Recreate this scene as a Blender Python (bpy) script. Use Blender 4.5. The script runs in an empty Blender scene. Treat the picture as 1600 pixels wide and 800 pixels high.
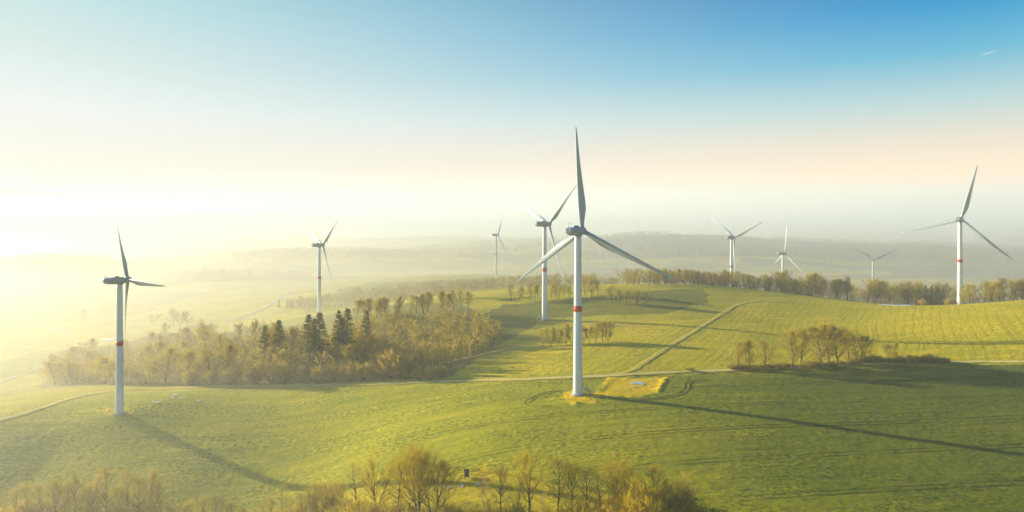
import bpy, math, random
import numpy as np
from mathutils import Vector

R = math.radians
rng = np.random.RandomState(7)
random.seed(7)
scene = bpy.context.scene
C = scene.collection

CAM_Z = 71.0
F = 1000.0            # focal length in units of 1/1600 of the picture width
HY = 335.0
SUN_AZ, SUN_EL = -61.0, 10.5      # azimuth from +Y (negative = left), elevation

def lin(r, g, b):
    f = lambda c: (c/255)/12.92 if c/255 <= 0.04045 else ((c/255+0.055)/1.055)**2.4
    return (f(r), f(g), f(b))

# ------------------------------------------------------------------ noise
_tab = np.random.RandomState(3).rand(256, 256)
def vnoise(x, y):
    xi = np.floor(x).astype(int); yi = np.floor(y).astype(int)
    fx = x-xi; fy = y-yi
    fx = fx*fx*(3-2*fx); fy = fy*fy*(3-2*fy)
    a = _tab[xi % 256, yi % 256]; b = _tab[(xi+1) % 256, yi % 256]
    c = _tab[xi % 256, (yi+1) % 256]; d = _tab[(xi+1) % 256, (yi+1) % 256]
    return (a*(1-fx)+b*fx)*(1-fy)+(c*(1-fx)+d*fx)*fy
def fbm(x, y, o=4):
    s = 0; a = .5; t = 0
    for i in range(o):
        s = s+a*vnoise(x+17.3*i, y+5.7*i); t += a; a *= .5; x = x*2.03; y = y*2.03
    return s/t
def sstep(a, b, v):
    t = np.clip((v-a)/(b-a), 0, 1); return t*t*(3-2*t)

# ------------------------------------------------------------------ terrain
# estimated spots, lower left slope shaped to steer the turbine shadow: bearing, distance, height
def spot(px, py, D): return ((px-800)/F*D, D, CAM_Z-(py-HY)/F*D)
def flat(px, D, z): return ((px-800)/F*D, D, z)
def atz(px, py, z): D = (CAM_Z-z)*F/(py-HY); return ((px-800)/F*D, D, z)
ctrl = [
 flat(800, 40, -10), flat(-300, 90, -34), flat(0, 120, -34), flat(1600, 90, 0), flat(1900, 130, 2),
 flat(-600, 200, -38), flat(2200, 250, 12),
 atz(1600, 800, .5), atz(800, 800, -8), atz(1000, 800, -4), atz(0, 800, -34), atz(420, 780, -27), atz(460, 766, -25), atz(1200, 800, -1.5), atz(600, 790, -15), atz(520, 776, -21.5), atz(730, 748, -8.5), atz(300, 700, -20.5), atz(200, 790, -30),
 atz(903, 618, 0), atz(187, 642, -13.4), atz(0, 655, -17), atz(1600, 566, 6.0), atz(1300, 572, 2.8), atz(1000, 586, 1.5),
 atz(1200, 680, 1.2), atz(1600, 680, 2.2), atz(1600, 620, 4.2), atz(600, 690, -11.5), atz(760, 690, -5), atz(100, 700, -23), atz(460, 690, -18),
 atz(700, 597, -5), atz(600, 600, -8), atz(400, 604, -15.5), atz(250, 607, -19), atz(800, 594, -1.5),
 spot(1130, 448, 520), spot(1500, 475, 440), spot(1600, 468, 425), spot(1400, 477, 465), spot(1340, 471, 490),
 spot(1250, 461, 510), spot(1020, 448, 520), spot(950, 455, 505), spot(1750, 458, 410), spot(2000, 455, 400),
 spot(1300, 531, 349), spot(1590, 537, 310), spot(1450, 534, 330), atz(1100, 522, 3.0), spot(1160, 471, 460), atz(940, 540, 1.2), atz(1700, 520, 14),
 atz(851, 500, -.5), atz(640, 500, -.5), atz(560, 505, -4), atz(720, 475, 1), spot(740, 463, 540), spot(860, 466, 500), atz(760, 545, -6),
 atz(500, 530, -13), atz(500, 575, -13), atz(300, 560, -28), atz(150, 590, -36), atz(0, 590, -41), atz(650, 560, -9), atz(400, 545, -20),
 spot(499, 490, 607), atz(100, 540, -45), atz(100, 480, -50), atz(300, 485, -40), atz(420, 475, -33), atz(620, 470, -14), atz(-200, 560, -48),
 spot(775, 430, 1032), flat(1143, 673, -18), flat(1224, 867, -45), flat(1363, 1020, -62), flat(1497, 468, 3.5), flat(1600, 520, -4),
 flat(1330, 640, -18), flat(1600, 700, -35), flat(1000, 640, -2), flat(1000, 900, -38), flat(1900, 700, -40),
 spot(600, 445, 850), spot(460, 450, 1000), flat(0, 1200, -55), flat(300, 1200, -52), flat(900, 1400, -58), flat(1600, 1300, -72), flat(-500, 900, -55),
]
ctrl = np.array(ctrl)
SC = 100.0
def _phi(r2): return np.where(r2 > 1e-12, r2*np.log(np.maximum(r2, 1e-12))*.5, 0)
_P = ctrl[:, :2]/SC; _n = len(_P)
_K = _phi(((_P[:, None]-_P[None])**2).sum(-1))+np.eye(_n)*0.03
_Q = np.hstack([np.ones((_n, 1)), _P])
_A = np.vstack([np.hstack([_K, _Q]), np.hstack([_Q.T, np.zeros((3, 3))])])
_w = np.linalg.solve(_A, np.concatenate([ctrl[:, 2], np.zeros(3)]))
def tps(x, y):
    x = np.atleast_1d(x)/SC; y = np.atleast_1d(y)/SC; out = np.empty(len(x))
    for s in range(0, len(x), 60000):
        xs = x[s:s+60000]; ys = y[s:s+60000]
        r2 = (xs[:, None]-_P[None, :, 0])**2+(ys[:, None]-_P[None, :, 1])**2
        out[s:s+60000] = _phi(r2)@_w[:_n]+_w[_n]+_w[_n+1]*xs+_w[_n+2]*ys
    return out
_rx = (np.array([-400, 400, 620, 680, 750, 900, 1000, 1050, 1150, 1250, 1340, 1500, 1600, 1800, 2600])-800)/F
_ry = np.array([420, 415, 406, 400, 393, 381, 374, 371, 374, 380, 383, 388, 396, 400, 410])
_berms = []
def far_z(x, y):
    D = np.hypot(x, y); u = np.where(y > 1, x/np.maximum(y, 1), np.sign(x)*5)
    z = -62+(fbm(x/700+3, y/420+9, 3)-.5)*34*sstep(1100, 2200, D)
    zc = CAM_Z-(np.interp(np.clip(u, -1.2, 1.8), _rx, _ry)-HY)*2.0+(fbm(u*9+40, u*0+3, 3)-.5)*7
    z = z+np.maximum(zc+70, 0)*np.exp(-((y-2000)/np.where(y < 2000, 430, 300))**2)*sstep(.2, 1, y/1500)
    z = z+40*np.exp(-((y-1130)/150)**2-((u+.45)/.12)**2)+34*np.exp(-((y-1500)/200)**2-((u+.72)/.16)**2)
    z = z+30*np.exp(-((y-1750)/220)**2-((u+.25)/.2)**2)+34*np.exp(-((y-2700)/330)**2-((u+.1)/.25)**2)+40*np.exp(-((y-3400)/400)**2-((u+.55)/.3)**2)
    return z-14*sstep(2500, 6000, D)
def H(x, y, detail=True):
    x = np.atleast_1d(np.asarray(x, float)); y = np.atleast_1d(np.asarray(y, float))
    D = np.hypot(x, y)
    w = sstep(1050, 1700, D)
    z = np.empty(len(x))
    m = w < 1
    z[:] = 0
    if m.any(): z[m] = tps(x[m], y[m])*(1-w[m])
    m2 = w > 0
    if m2.any(): z[m2] += far_z(x[m2], y[m2])*w[m2]
    # anything behind the camera flattens out
    z = z+(fbm(x/45, y/45, 3)-.5)*.8*sstep(100, 200, D)
    for (ax, ay, bx, by, h, s) in _berms:
        dx, dy = bx-ax, by-ay; L2 = dx*dx+dy*dy
        t = np.clip(((x-ax)*dx+(y-ay)*dy)/L2, 0, 1)
        d2 = (x-ax-t*dx)**2+(y-ay-t*dy)**2
        z = z+h*np.exp(-d2/(s*s))
    return z
def ground_at(px, py):
    """where the line of sight through a spot of the photograph meets the terrain"""
    u = (px-800)/F; s = (py-HY)/F
    D = np.concatenate([np.linspace(60, 1200, 2300), np.linspace(1201, 6000, 2400)])
    z = H(u*D, D); ray = CAM_Z-s*D
    k = np.nonzero(z >= ray)[0]
    i = k[0] if len(k) else len(D)-1
    if i > 0:
        a, b = ray[i-1]-z[i-1], ray[i]-z[i]
        d = D[i-1]+(D[i]-D[i-1])*a/(a-b) if a != b else D[i]
    else: d = D[i]
    return (u*d, d, float(H(u*d, d)[0]))
def gpts(pl): return np.array([ground_at(*p) for p in pl])
for (p, q, h, s) in [((1040, 590), (1030, 611), 0.4, 1.5), ((955, 592), (936, 611), .3, 1.8), ((1000, 589), (1036, 589), -.5, 2.0), ((868, 624), (900, 630), .7, 1.6)]:
    a, b = ground_at(*p), ground_at(*q); _berms.append((a[0], a[1], b[0], b[1], h, s))

# ------------------------------------------------------------------ materials
def new_mat(name):
    m = bpy.data.materials.new(name); m.use_nodes = True
    nt = m.node_tree; bs = nt.nodes['Principled BSDF']; bs.inputs['Specular IOR Level'].default_value = .2
    return m, nt, bs
def N(nt, t, **kw):
    n = nt.nodes.new(t)
    for k, v in kw.items(): setattr(n, k, v)
    return n
def math_n(nt, op, a, b=None, c=None):
    n = N(nt, 'ShaderNodeMath', operation=op)
    for i, v in enumerate((a, b, c)):
        if v is None: continue
        if isinstance(v, (int, float)): n.inputs[i].default_value = v
        else: nt.links.new(v, n.inputs[i])
    return n.outputs[0]
def mixc(nt, f, a, b, mode='MIX'):
    n = N(nt, 'ShaderNodeMix', data_type='RGBA', blend_type=mode)
    for s, v in ((0, f), (6, a), (7, b)):
        if isinstance(v, (int, float)): n.inputs[s].default_value = v
        elif isinstance(v, tuple): n.inputs[s].default_value = (*v, 1)
        else: nt.links.new(v, n.inputs[s])
    return n.outputs[2]
def noise_n(nt, vec, scale, detail=3, rough=.55, dist=0):
    n = N(nt, 'ShaderNodeTexNoise'); n.inputs['Scale'].default_value = scale
    n.inputs['Detail'].default_value = detail; n.inputs['Roughness'].default_value = rough; n.inputs['Distortion'].default_value = dist
    if vec is not None: nt.links.new(vec, n.inputs['Vector'])
    return n.outputs['Fac']
def ramp(nt, f, stops):
    n = N(nt, 'ShaderNodeValToRGB'); e = n.color_ramp.elements
    while len(e) < len(stops): e.new(.5)
    for el, (p, c) in zip(e, stops): el.position = p; el.color = (*c, 1) if len(c) == 3 else c
    nt.links.new(f, n.inputs[0]); return n.outputs[0]
def mrange(nt, v, a, b, c=0., d=1., smooth=True):
    n = N(nt, 'ShaderNodeMapRange', interpolation_type='SMOOTHSTEP' if smooth else 'LINEAR')
    n.inputs[1].default_value = a; n.inputs[2].default_value = b; n.inputs[3].default_value = c; n.inputs[4].default_value = d
    nt.links.new(v, n.inputs[0]); return n.outputs[0]

def ground_material():
    m, nt, bs = new_mat('grassland')
    pos = N(nt, 'ShaderNodeNewGeometry').outputs['Position']
    at = N(nt, 'ShaderNodeAttribute', attribute_name='tint').outputs['Color']
    mk = N(nt, 'ShaderNodeAttribute', attribute_name='mask').outputs['Color']
    sm = N(nt, 'ShaderNodeSeparateColor'); nt.links.new(mk, sm.inputs[0])
    sp = N(nt, 'ShaderNodeSeparateXYZ'); nt.links.new(pos, sp.inputs[0])
    x, y = sp.outputs[0], sp.outputs[1]
    def mapped(sx, sy, rz=0):
        mp = N(nt, 'ShaderNodeMapping'); mp.inputs['Scale'].default_value = (sx, sy, 0); mp.inputs['Rotation'].default_value = (0, 0, rz)
        nt.links.new(pos, mp.inputs[0]); return mp.outputs[0]
    flatv = mapped(1, 1)
    big = noise_n(nt, flatv, .018, 4, .6)
    mid = noise_n(nt, mapped(.22, 1, 0), .13, 6, .7)
    fine = noise_n(nt, mapped(.75, 1), .85, 5, .8)
    col = mixc(nt, mrange(nt, big, .35, .68), at, mixc(nt, 1., at, (.74, .82, .7), 'MULTIPLY'))
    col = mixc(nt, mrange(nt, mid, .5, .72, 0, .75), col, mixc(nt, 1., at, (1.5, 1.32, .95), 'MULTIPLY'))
    dirt = mrange(nt, noise_n(nt, mapped(.45, 1.0), .42, 6, .74), .57, .65, 0, 1)
    dirt = math_n(nt, 'MULTIPLY', dirt, math_n(nt, 'MULTIPLY', sm.outputs[0], math_n(nt, 'MULTIPLY', mrange(nt, big, .3, .6, .3, .95), mrange(nt, x, -60, 60, .35, 1.))))
    col = mixc(nt, dirt, col, (.085, .075, .018))
    # wheel tracks along the near field, 23 m apart
    wob = math_n(nt, 'MULTIPLY', noise_n(nt, mapped(.012, .012), 1., 2), 2.5)
    v = math_n(nt, 'ADD', math_n(nt, 'ADD', y, math_n(nt, 'MULTIPLY', x, -.055)), wob)
    w = math_n(nt, 'WRAP', v, 11.5, -11.5)
    t1 = math_n(nt, 'LESS_THAN', math_n(nt, 'ABSOLUTE', math_n(nt, 'SUBTRACT', math_n(nt, 'ABSOLUTE', w), 1.15)), .42)
    t1 = math_n(nt, 'MULTIPLY', t1, math_n(nt, 'MULTIPLY', math_n(nt, 'MULTIPLY', sm.outputs[0], mrange(nt, x, -90, 60, .1, 1.)), mrange(nt, noise_n(nt, flatv, .06, 3), .4, .6, .25, 1.)))
    # seed rows of the upper field
    wob2 = math_n(nt, 'MULTIPLY', noise_n(nt, mapped(.008, .008), 1., 2), 14.)
    v2 = math_n(nt, 'ADD', math_n(nt, 'SUBTRACT', math_n(nt, 'MULTIPLY', x, .86), math_n(nt, 'MULTIPLY', y, .51)), wob2)
    row = math_n(nt, 'SINE', math_n(nt, 'MULTIPLY', v2, 2*math.pi/4.4))
    row = mrange(nt, row, .1, .9, 0, .22)
    w2 = math_n(nt, 'WRAP', v2, 10, -10)
    tr2 = math_n(nt, 'LESS_THAN', math_n(nt, 'ABSOLUTE', math_n(nt, 'SUBTRACT', math_n(nt, 'ABSOLUTE', w2), .95)), .33)
    row = math_n(nt, 'MAXIMUM', row, math_n(nt, 'MULTIPLY', tr2, mrange(nt, noise_n(nt, flatv, .03, 2), .42, .58, 0, .45)))
    row = math_n(nt, 'MULTIPLY', row, math_n(nt, 'MULTIPLY', sm.outputs[1], mrange(nt, noise_n(nt, flatv, .035, 3), .35, .62, .3, 1)))
    lines = math_n(nt, 'MAXIMUM', t1, row)
    col = mixc(nt, lines, col, mixc(nt, 1., col, (.42, .44, .5), 'MULTIPLY'))
    grain = mixc(nt, mrange(nt, fine, .36, .64, 0, 1.), mixc(nt, 1., col, (.30, .35, .36), 'MULTIPLY'), mixc(nt, 1., col, (1.65, 1.56, 1.25), 'MULTIPLY'))
    col = mixc(nt, mrange(nt, noise_n(nt, mapped(.6, 1.6), .05, 4, .65), .35, .65, .15, .95), col, grain)
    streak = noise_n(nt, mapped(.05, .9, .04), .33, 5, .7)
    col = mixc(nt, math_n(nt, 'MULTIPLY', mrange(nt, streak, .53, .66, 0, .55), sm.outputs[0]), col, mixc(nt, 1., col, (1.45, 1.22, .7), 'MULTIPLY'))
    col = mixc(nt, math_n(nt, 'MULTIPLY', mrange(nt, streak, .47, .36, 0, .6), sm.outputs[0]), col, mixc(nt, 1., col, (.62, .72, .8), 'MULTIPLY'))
    nt.links.new(col, bs.inputs['Base Color'])
    bs.inputs['Roughness'].default_value = .95; bs.inputs['Specular IOR Level'].default_value = .08
    bp = N(nt, 'ShaderNodeBump'); bp.inputs['Strength'].default_value = .8; bp.inputs['Distance'].default_value = .38
    hgt = math_n(nt, 'ADD', fine, math_n(nt, 'ADD', math_n(nt, 'MULTIPLY', mid, 1.6), math_n(nt, 'MULTIPLY', lines, -.7)))
    nt.links.new(hgt, bp.inputs['Height']); nt.links.new(bp.outputs[0], bs.inputs['Normal'])
    return m

def plant_mat(name, c1, c2, rough=.85, per=.35):
    m, nt, bs = new_mat(name)
    oi = N(nt, 'ShaderNodeObjectInfo')
    pos = N(nt, 'ShaderNodeNewGeometry').outputs['Position']
    f = math_n(nt, 'ADD', math_n(nt, 'MULTIPLY', oi.outputs['Random'], per), math_n(nt, 'MULTIPLY', noise_n(nt, pos, .35, 3), 1-per))
    col = mixc(nt, mrange(nt, f, .25, .72), c1, c2)
    nt.links.new(col, bs.inputs['Base Color']); bs.inputs['Roughness'].default_value = rough
    bs.inputs['Specular IOR Level'].default_value = .15
    # thin twigs and needles let some of the low sun through
    tr = N(nt, 'ShaderNodeBsdfTranslucent'); nt.links.new(col, tr.inputs[0])
    mx = N(nt, 'ShaderNodeMixShader'); mx.inputs[0].default_value = .45
    nt.links.new(bs.outputs[0], mx.inputs[1]); nt.links.new(tr.outputs[0], mx.inputs[2])
    nt.links.new(mx.outputs[0], nt.nodes['Material Output'].inputs[0])
    return m
def bark_mat(name, c1, c2):
    m, nt, bs = new_mat(name)
    tc = N(nt, 'ShaderNodeTexCoord').outputs['Object']
    mp = N(nt, 'ShaderNodeMapping'); mp.inputs['Scale'].default_value = (3, 3, .8); nt.links.new(tc, mp.inputs[0])
    f = noise_n(nt, mp.outputs[0], 1.6, 4, .7)
    nt.links.new(mixc(nt, mrange(nt, f, .35, .65), c1, c2), bs.inputs['Base Color']); bs.inputs['Roughness'].default_value = .9
    return m
def paint_mat(name, c, rough=.45, dirt=.12, spec=.35):
    m, nt, bs = new_mat(name)
    tc = N(nt, 'ShaderNodeTexCoord').outputs['Object']
    mp = N(nt, 'ShaderNodeMapping'); mp.inputs['Scale'].default_value = (1, 1, .12); nt.links.new(tc, mp.inputs[0])
    f = noise_n(nt, mp.outputs[0], 1.3, 4, .65)
    nt.links.new(mixc(nt, mrange(nt, f, .4, .8, 0, dirt*3), c, tuple(v*.72 for v in c)), bs.inputs['Base Color'])
    nt.links.new(mrange(nt, f, .2, .8, rough-.08, rough+.12), bs.inputs['Roughness'])
    bs.inputs['Specular IOR Level'].default_value = spec
    return m
def plain_mat(name, c1, c2, scale=2., rough=.8, spec=.2):
    m, nt, bs = new_mat(name)
    pos = N(nt, 'ShaderNodeNewGeometry').outputs['Position']
    nt.links.new(mixc(nt, mrange(nt, noise_n(nt, pos, scale, 4, .65), .35, .68), c1, c2), bs.inputs['Base Color'])
    bs.inputs['Roughness'].default_value = rough; bs.inputs['Specular IOR Level'].default_value = spec
    return m
def road_material(name, rut, mid, edge):
    m, nt, bs = new_mat(name)
    uv = N(nt, 'ShaderNodeAttribute', attribute_name='across').outputs['Color']
    s = N(nt, 'ShaderNodeSeparateColor'); nt.links.new(uv, s.inputs[0])
    pos = N(nt, 'ShaderNodeNewGeometry').outputs['Position']
    n1 = noise_n(nt, pos, .5, 4, .7); n2 = noise_n(nt, pos, .08, 3, .6)
    a = math_n(nt, 'ABSOLUTE', math_n(nt, 'SUBTRACT', math_n(nt, 'MULTIPLY', s.outputs[0], 2.), 1.))   # 0 middle .. 1 edge
    a = math_n(nt, 'ADD', a, math_n(nt, 'MULTIPLY', math_n(nt, 'SUBTRACT', n1, .5), .5))
    col = mixc(nt, mrange(nt, a, .12, .3), mid, rut)
    col = mixc(nt, mrange(nt, a, .58, .82), col, edge)
    col = mixc(nt, mrange(nt, n2, .45, .7, 0, .55), col, mid)
    col = mixc(nt, mrange(nt, noise_n(nt, pos, 1.5, 4, .7), .3, .7, 0, .5), col, mixc(nt, 1., col, (.6, .6, .55), 'MULTIPLY'))
    nt.links.new(col, bs.inputs['Base Color']); bs.inputs['Roughness'].default_value = .95; bs.inputs['Specular IOR Level'].default_value = .08
    bp = N(nt, 'ShaderNodeBump'); bp.inputs['Strength'].default_value = .6; bp.inputs['Distance'].default_value = .2
    nt.links.new(n1, bp.inputs['Height']); nt.links.new(bp.outputs[0], bs.inputs['Normal'])
    return m
def water_material():
    m, nt, bs = new_mat('puddle_water')
    bs.inputs['Base Color'].default_value = (.55, .6, .62, 1); bs.inputs['Roughness'].default_value = .12; bs.inputs['Specular IOR Level'].default_value = .9
    pos = N(nt, 'ShaderNodeNewGeometry').outputs['Position']
    bp = N(nt, 'ShaderNodeBump'); bp.inputs['Strength'].default_value = .1
    nt.links.new(noise_n(nt, pos, 3., 2), bp.inputs['Height']); nt.links.new(bp.outputs[0], bs.inputs['Normal'])
    return m

GRASS = ground_material()
M_TWIG = plant_mat('brown_twigs', (.42, .325, .028), (.64, .51, .042))
M_TWIG_FAR = plant_mat('brown_twigs_far', (.44, .335, .045), (.62, .50, .055))
M_GOLD = plant_mat('golden_twigs', (.74, .52, .02), (.88, .66, .03))
M_TAWNY = plant_mat('tawny_twigs', (.46, .33, .05), (.60, .45, .07))
M_DULL = plant_mat('dull_twigs', (.36, .28, .045), (.50, .40, .05))
M_NEEDLE = plant_mat('dark_needles', (.15, .145, .03), (.25, .23, .04))
M_BARK = bark_mat('bark', (.07, .052, .025), (.15, .11, .05))
M_BIRCH = bark_mat('birch_bark', (.5, .47, .4), (.68, .66, .6))
M_WHITE = paint_mat('white_tower_paint', (.74, .80, .87), .42, .11)
M_BLADE = paint_mat('shaded_blade_paint', (.34, .41, .48), .38, .06)  # bluish shade of the white blades is put into this colour
M_RED = paint_mat('red_band_paint', (.62, .07, .025), .5, .06)
M_DARK = plain_mat('dark_plastic', (.03, .03, .035), (.06, .06, .06), 4.)
M_GREYSTEEL = plain_mat('galvanised_steel', (.30, .34, .37), (.42, .45, .47), 3., .5, .4)
M_CONC = plain_mat('concrete', (.38, .35, .28), (.5, .46, .38), 1.5, .9)
M_WOOD = plain_mat('weathered_wood', (.045, .04, .035), (.09, .075, .055), 3.)
M_LAMP = plain_mat('lamp_glass', (.75, .72, .75), (.85, .82, .85), 3., .25, .5)
M_ROAD = road_material('gravel_track', (.95, .76, .34), (.58, .47, .05), (.55, .45, .02))
M_TRACK = road_material('dirt_track', (.74, .58, .13), (.58, .47, .02), (.58, .47, .012))
M_RUT = road_material('wheel_ruts', (.17, .14, .02), (.27, .25, .015), (.38, .35, .013))
M_PALE = road_material('pale_road', (.62, .56, .42), (.58, .52, .36), (.45, .40, .2))
M_WATER = water_material()
M_WOODS = plant_mat('far_woods', (.30, .26, .13), (.42, .36, .16), per=0.)

# ------------------------------------------------------------------ mesh helpers
def mesh_np(name, V, Q=None, T=None, smooth=False):
    me = bpy.data.meshes.new(name)
    V = np.asarray(V, np.float32)
    faces = []
    nq = 0 if Q is None else len(Q); ntri = 0 if T is None else len(T)
    loops = np.concatenate(([np.asarray(Q).ravel()] if nq else [])+([np.asarray(T).ravel()] if ntri else [])).astype(np.int32)
    starts = np.concatenate([np.arange(nq)*4, nq*4+np.arange(ntri)*3]).astype(np.int32)
    me.vertices.add(len(V)); me.vertices.foreach_set('co', V.ravel())
    me.loops.add(len(loops)); me.loops.foreach_set('vertex_index', loops)
    me.polygons.add(nq+ntri); me.polygons.foreach_set('loop_start', starts)
    if smooth: me.polygons.foreach_set('use_smooth', np.ones(nq+ntri, bool))
    me.update(calc_edges=True); me.validate()
    return me
def link(name, me, mat=None, parent=None, loc=None):
    o = bpy.data.objects.new(name, me); C.objects.link(o)
    if mat and me and not me.materials: me.materials.append(mat)
    if parent: o.parent = parent
    if loc is not None: o.location = loc
    return o
def tag(o, label=None, cat=None, group=None, kind=None):
    if label: o['label'] = label
    if cat: o['category'] = cat
    if group: o['group'] = group
    if kind: o['kind'] = kind
    return o
class MB:
    def __init__(s): s.v = []; s.f = []; s.n = 0
    def add(s, V, Fc):
        V = [tuple(p) for p in V]
        s.v += V; s.f += [tuple(i+s.n for i in f) for f in Fc]; s.n += len(V); return s
    def loft(s, rings, cap=True):
        k = len(rings[0]); V = [p for r in rings for p in r]; Fc = []
        for i in range(len(rings)-1):
            for j in range(k):
                a = i*k+j; b = i*k+(j+1) % k; Fc.append((a, b, b+k, a+k))
        if cap: Fc.append(tuple(range(k-1, -1, -1))); Fc.append(tuple((len(rings)-1)*k+j for j in range(k)))
        return s.add(V, Fc)
    def tube(s, p, q, r0, r1=None, k=8):
        r1 = r0 if r1 is None else r1; p = Vector(p); q = Vector(q); d = (q-p).normalized()
        a = d.orthogonal().normalized(); b = d.cross(a)
        ring = lambda c, r: [c+a*r*math.cos(2*math.pi*i/k)+b*r*math.sin(2*math.pi*i/k) for i in range(k)]
        return s.loft([ring(p, r0), ring(q, r1)])
    def box(s, c, d, mat=None):
        x, y, z = (v/2 for v in d); V = [Vector((sx*x, sy*y, sz*z)) for sx in (-1, 1) for sy in (-1, 1) for sz in (-1, 1)]
        V = [Vector(c)+((mat@p) if mat else p) for p in V]
        return s.add(V, [(0, 1, 3, 2), (4, 6, 7, 5), (0, 4, 5, 1), (2, 3, 7, 6), (0, 2, 6, 4), (1, 5, 7, 3)])
    def mesh(s, name, smooth=False):
        me = bpy.data.meshes.new(name); me.from_pydata([tuple(v) for v in s.v], [], s.f); me.update()
        if smooth: me.polygons.foreach_set('use_smooth', np.ones(len(me.polygons), bool))
        return me

# ------------------------------------------------------------------ ground sheet
def in_poly(x, y, poly):
    inside = np.zeros(len(x), bool); n = len(poly)
    for i in range(n):
        x1, y1 = poly[i][:2]; x2, y2 = poly[(i+1) % n][:2]
        c = ((y1 > y) != (y2 > y)) & (x < (x2-x1)*(y-y1)/(y2-y1+1e-12)+x1)
        inside ^= c
    return inside
ROAD_PX = [(-60, 682), (0, 657), (60, 640), (130, 619), (200, 609), (300, 606), (400, 604), (520, 602), (600, 599.5), (700, 596.5), (800, 593.5), (870, 591), (960, 587), (1060, 582), (1180, 577.5), (1300, 572), (1400, 568), (1500, 566), (1600, 565.5), (1720, 565)]
TRACK_PX = [(945, 588), (985, 580), (1008, 566), (1040, 546), (1080, 521), (1120, 496), (1146, 480), (1162, 474), (1185, 471), (1230, 471)]
road = gpts(ROAD_PX); track = gpts(TRACK_PX)

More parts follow.
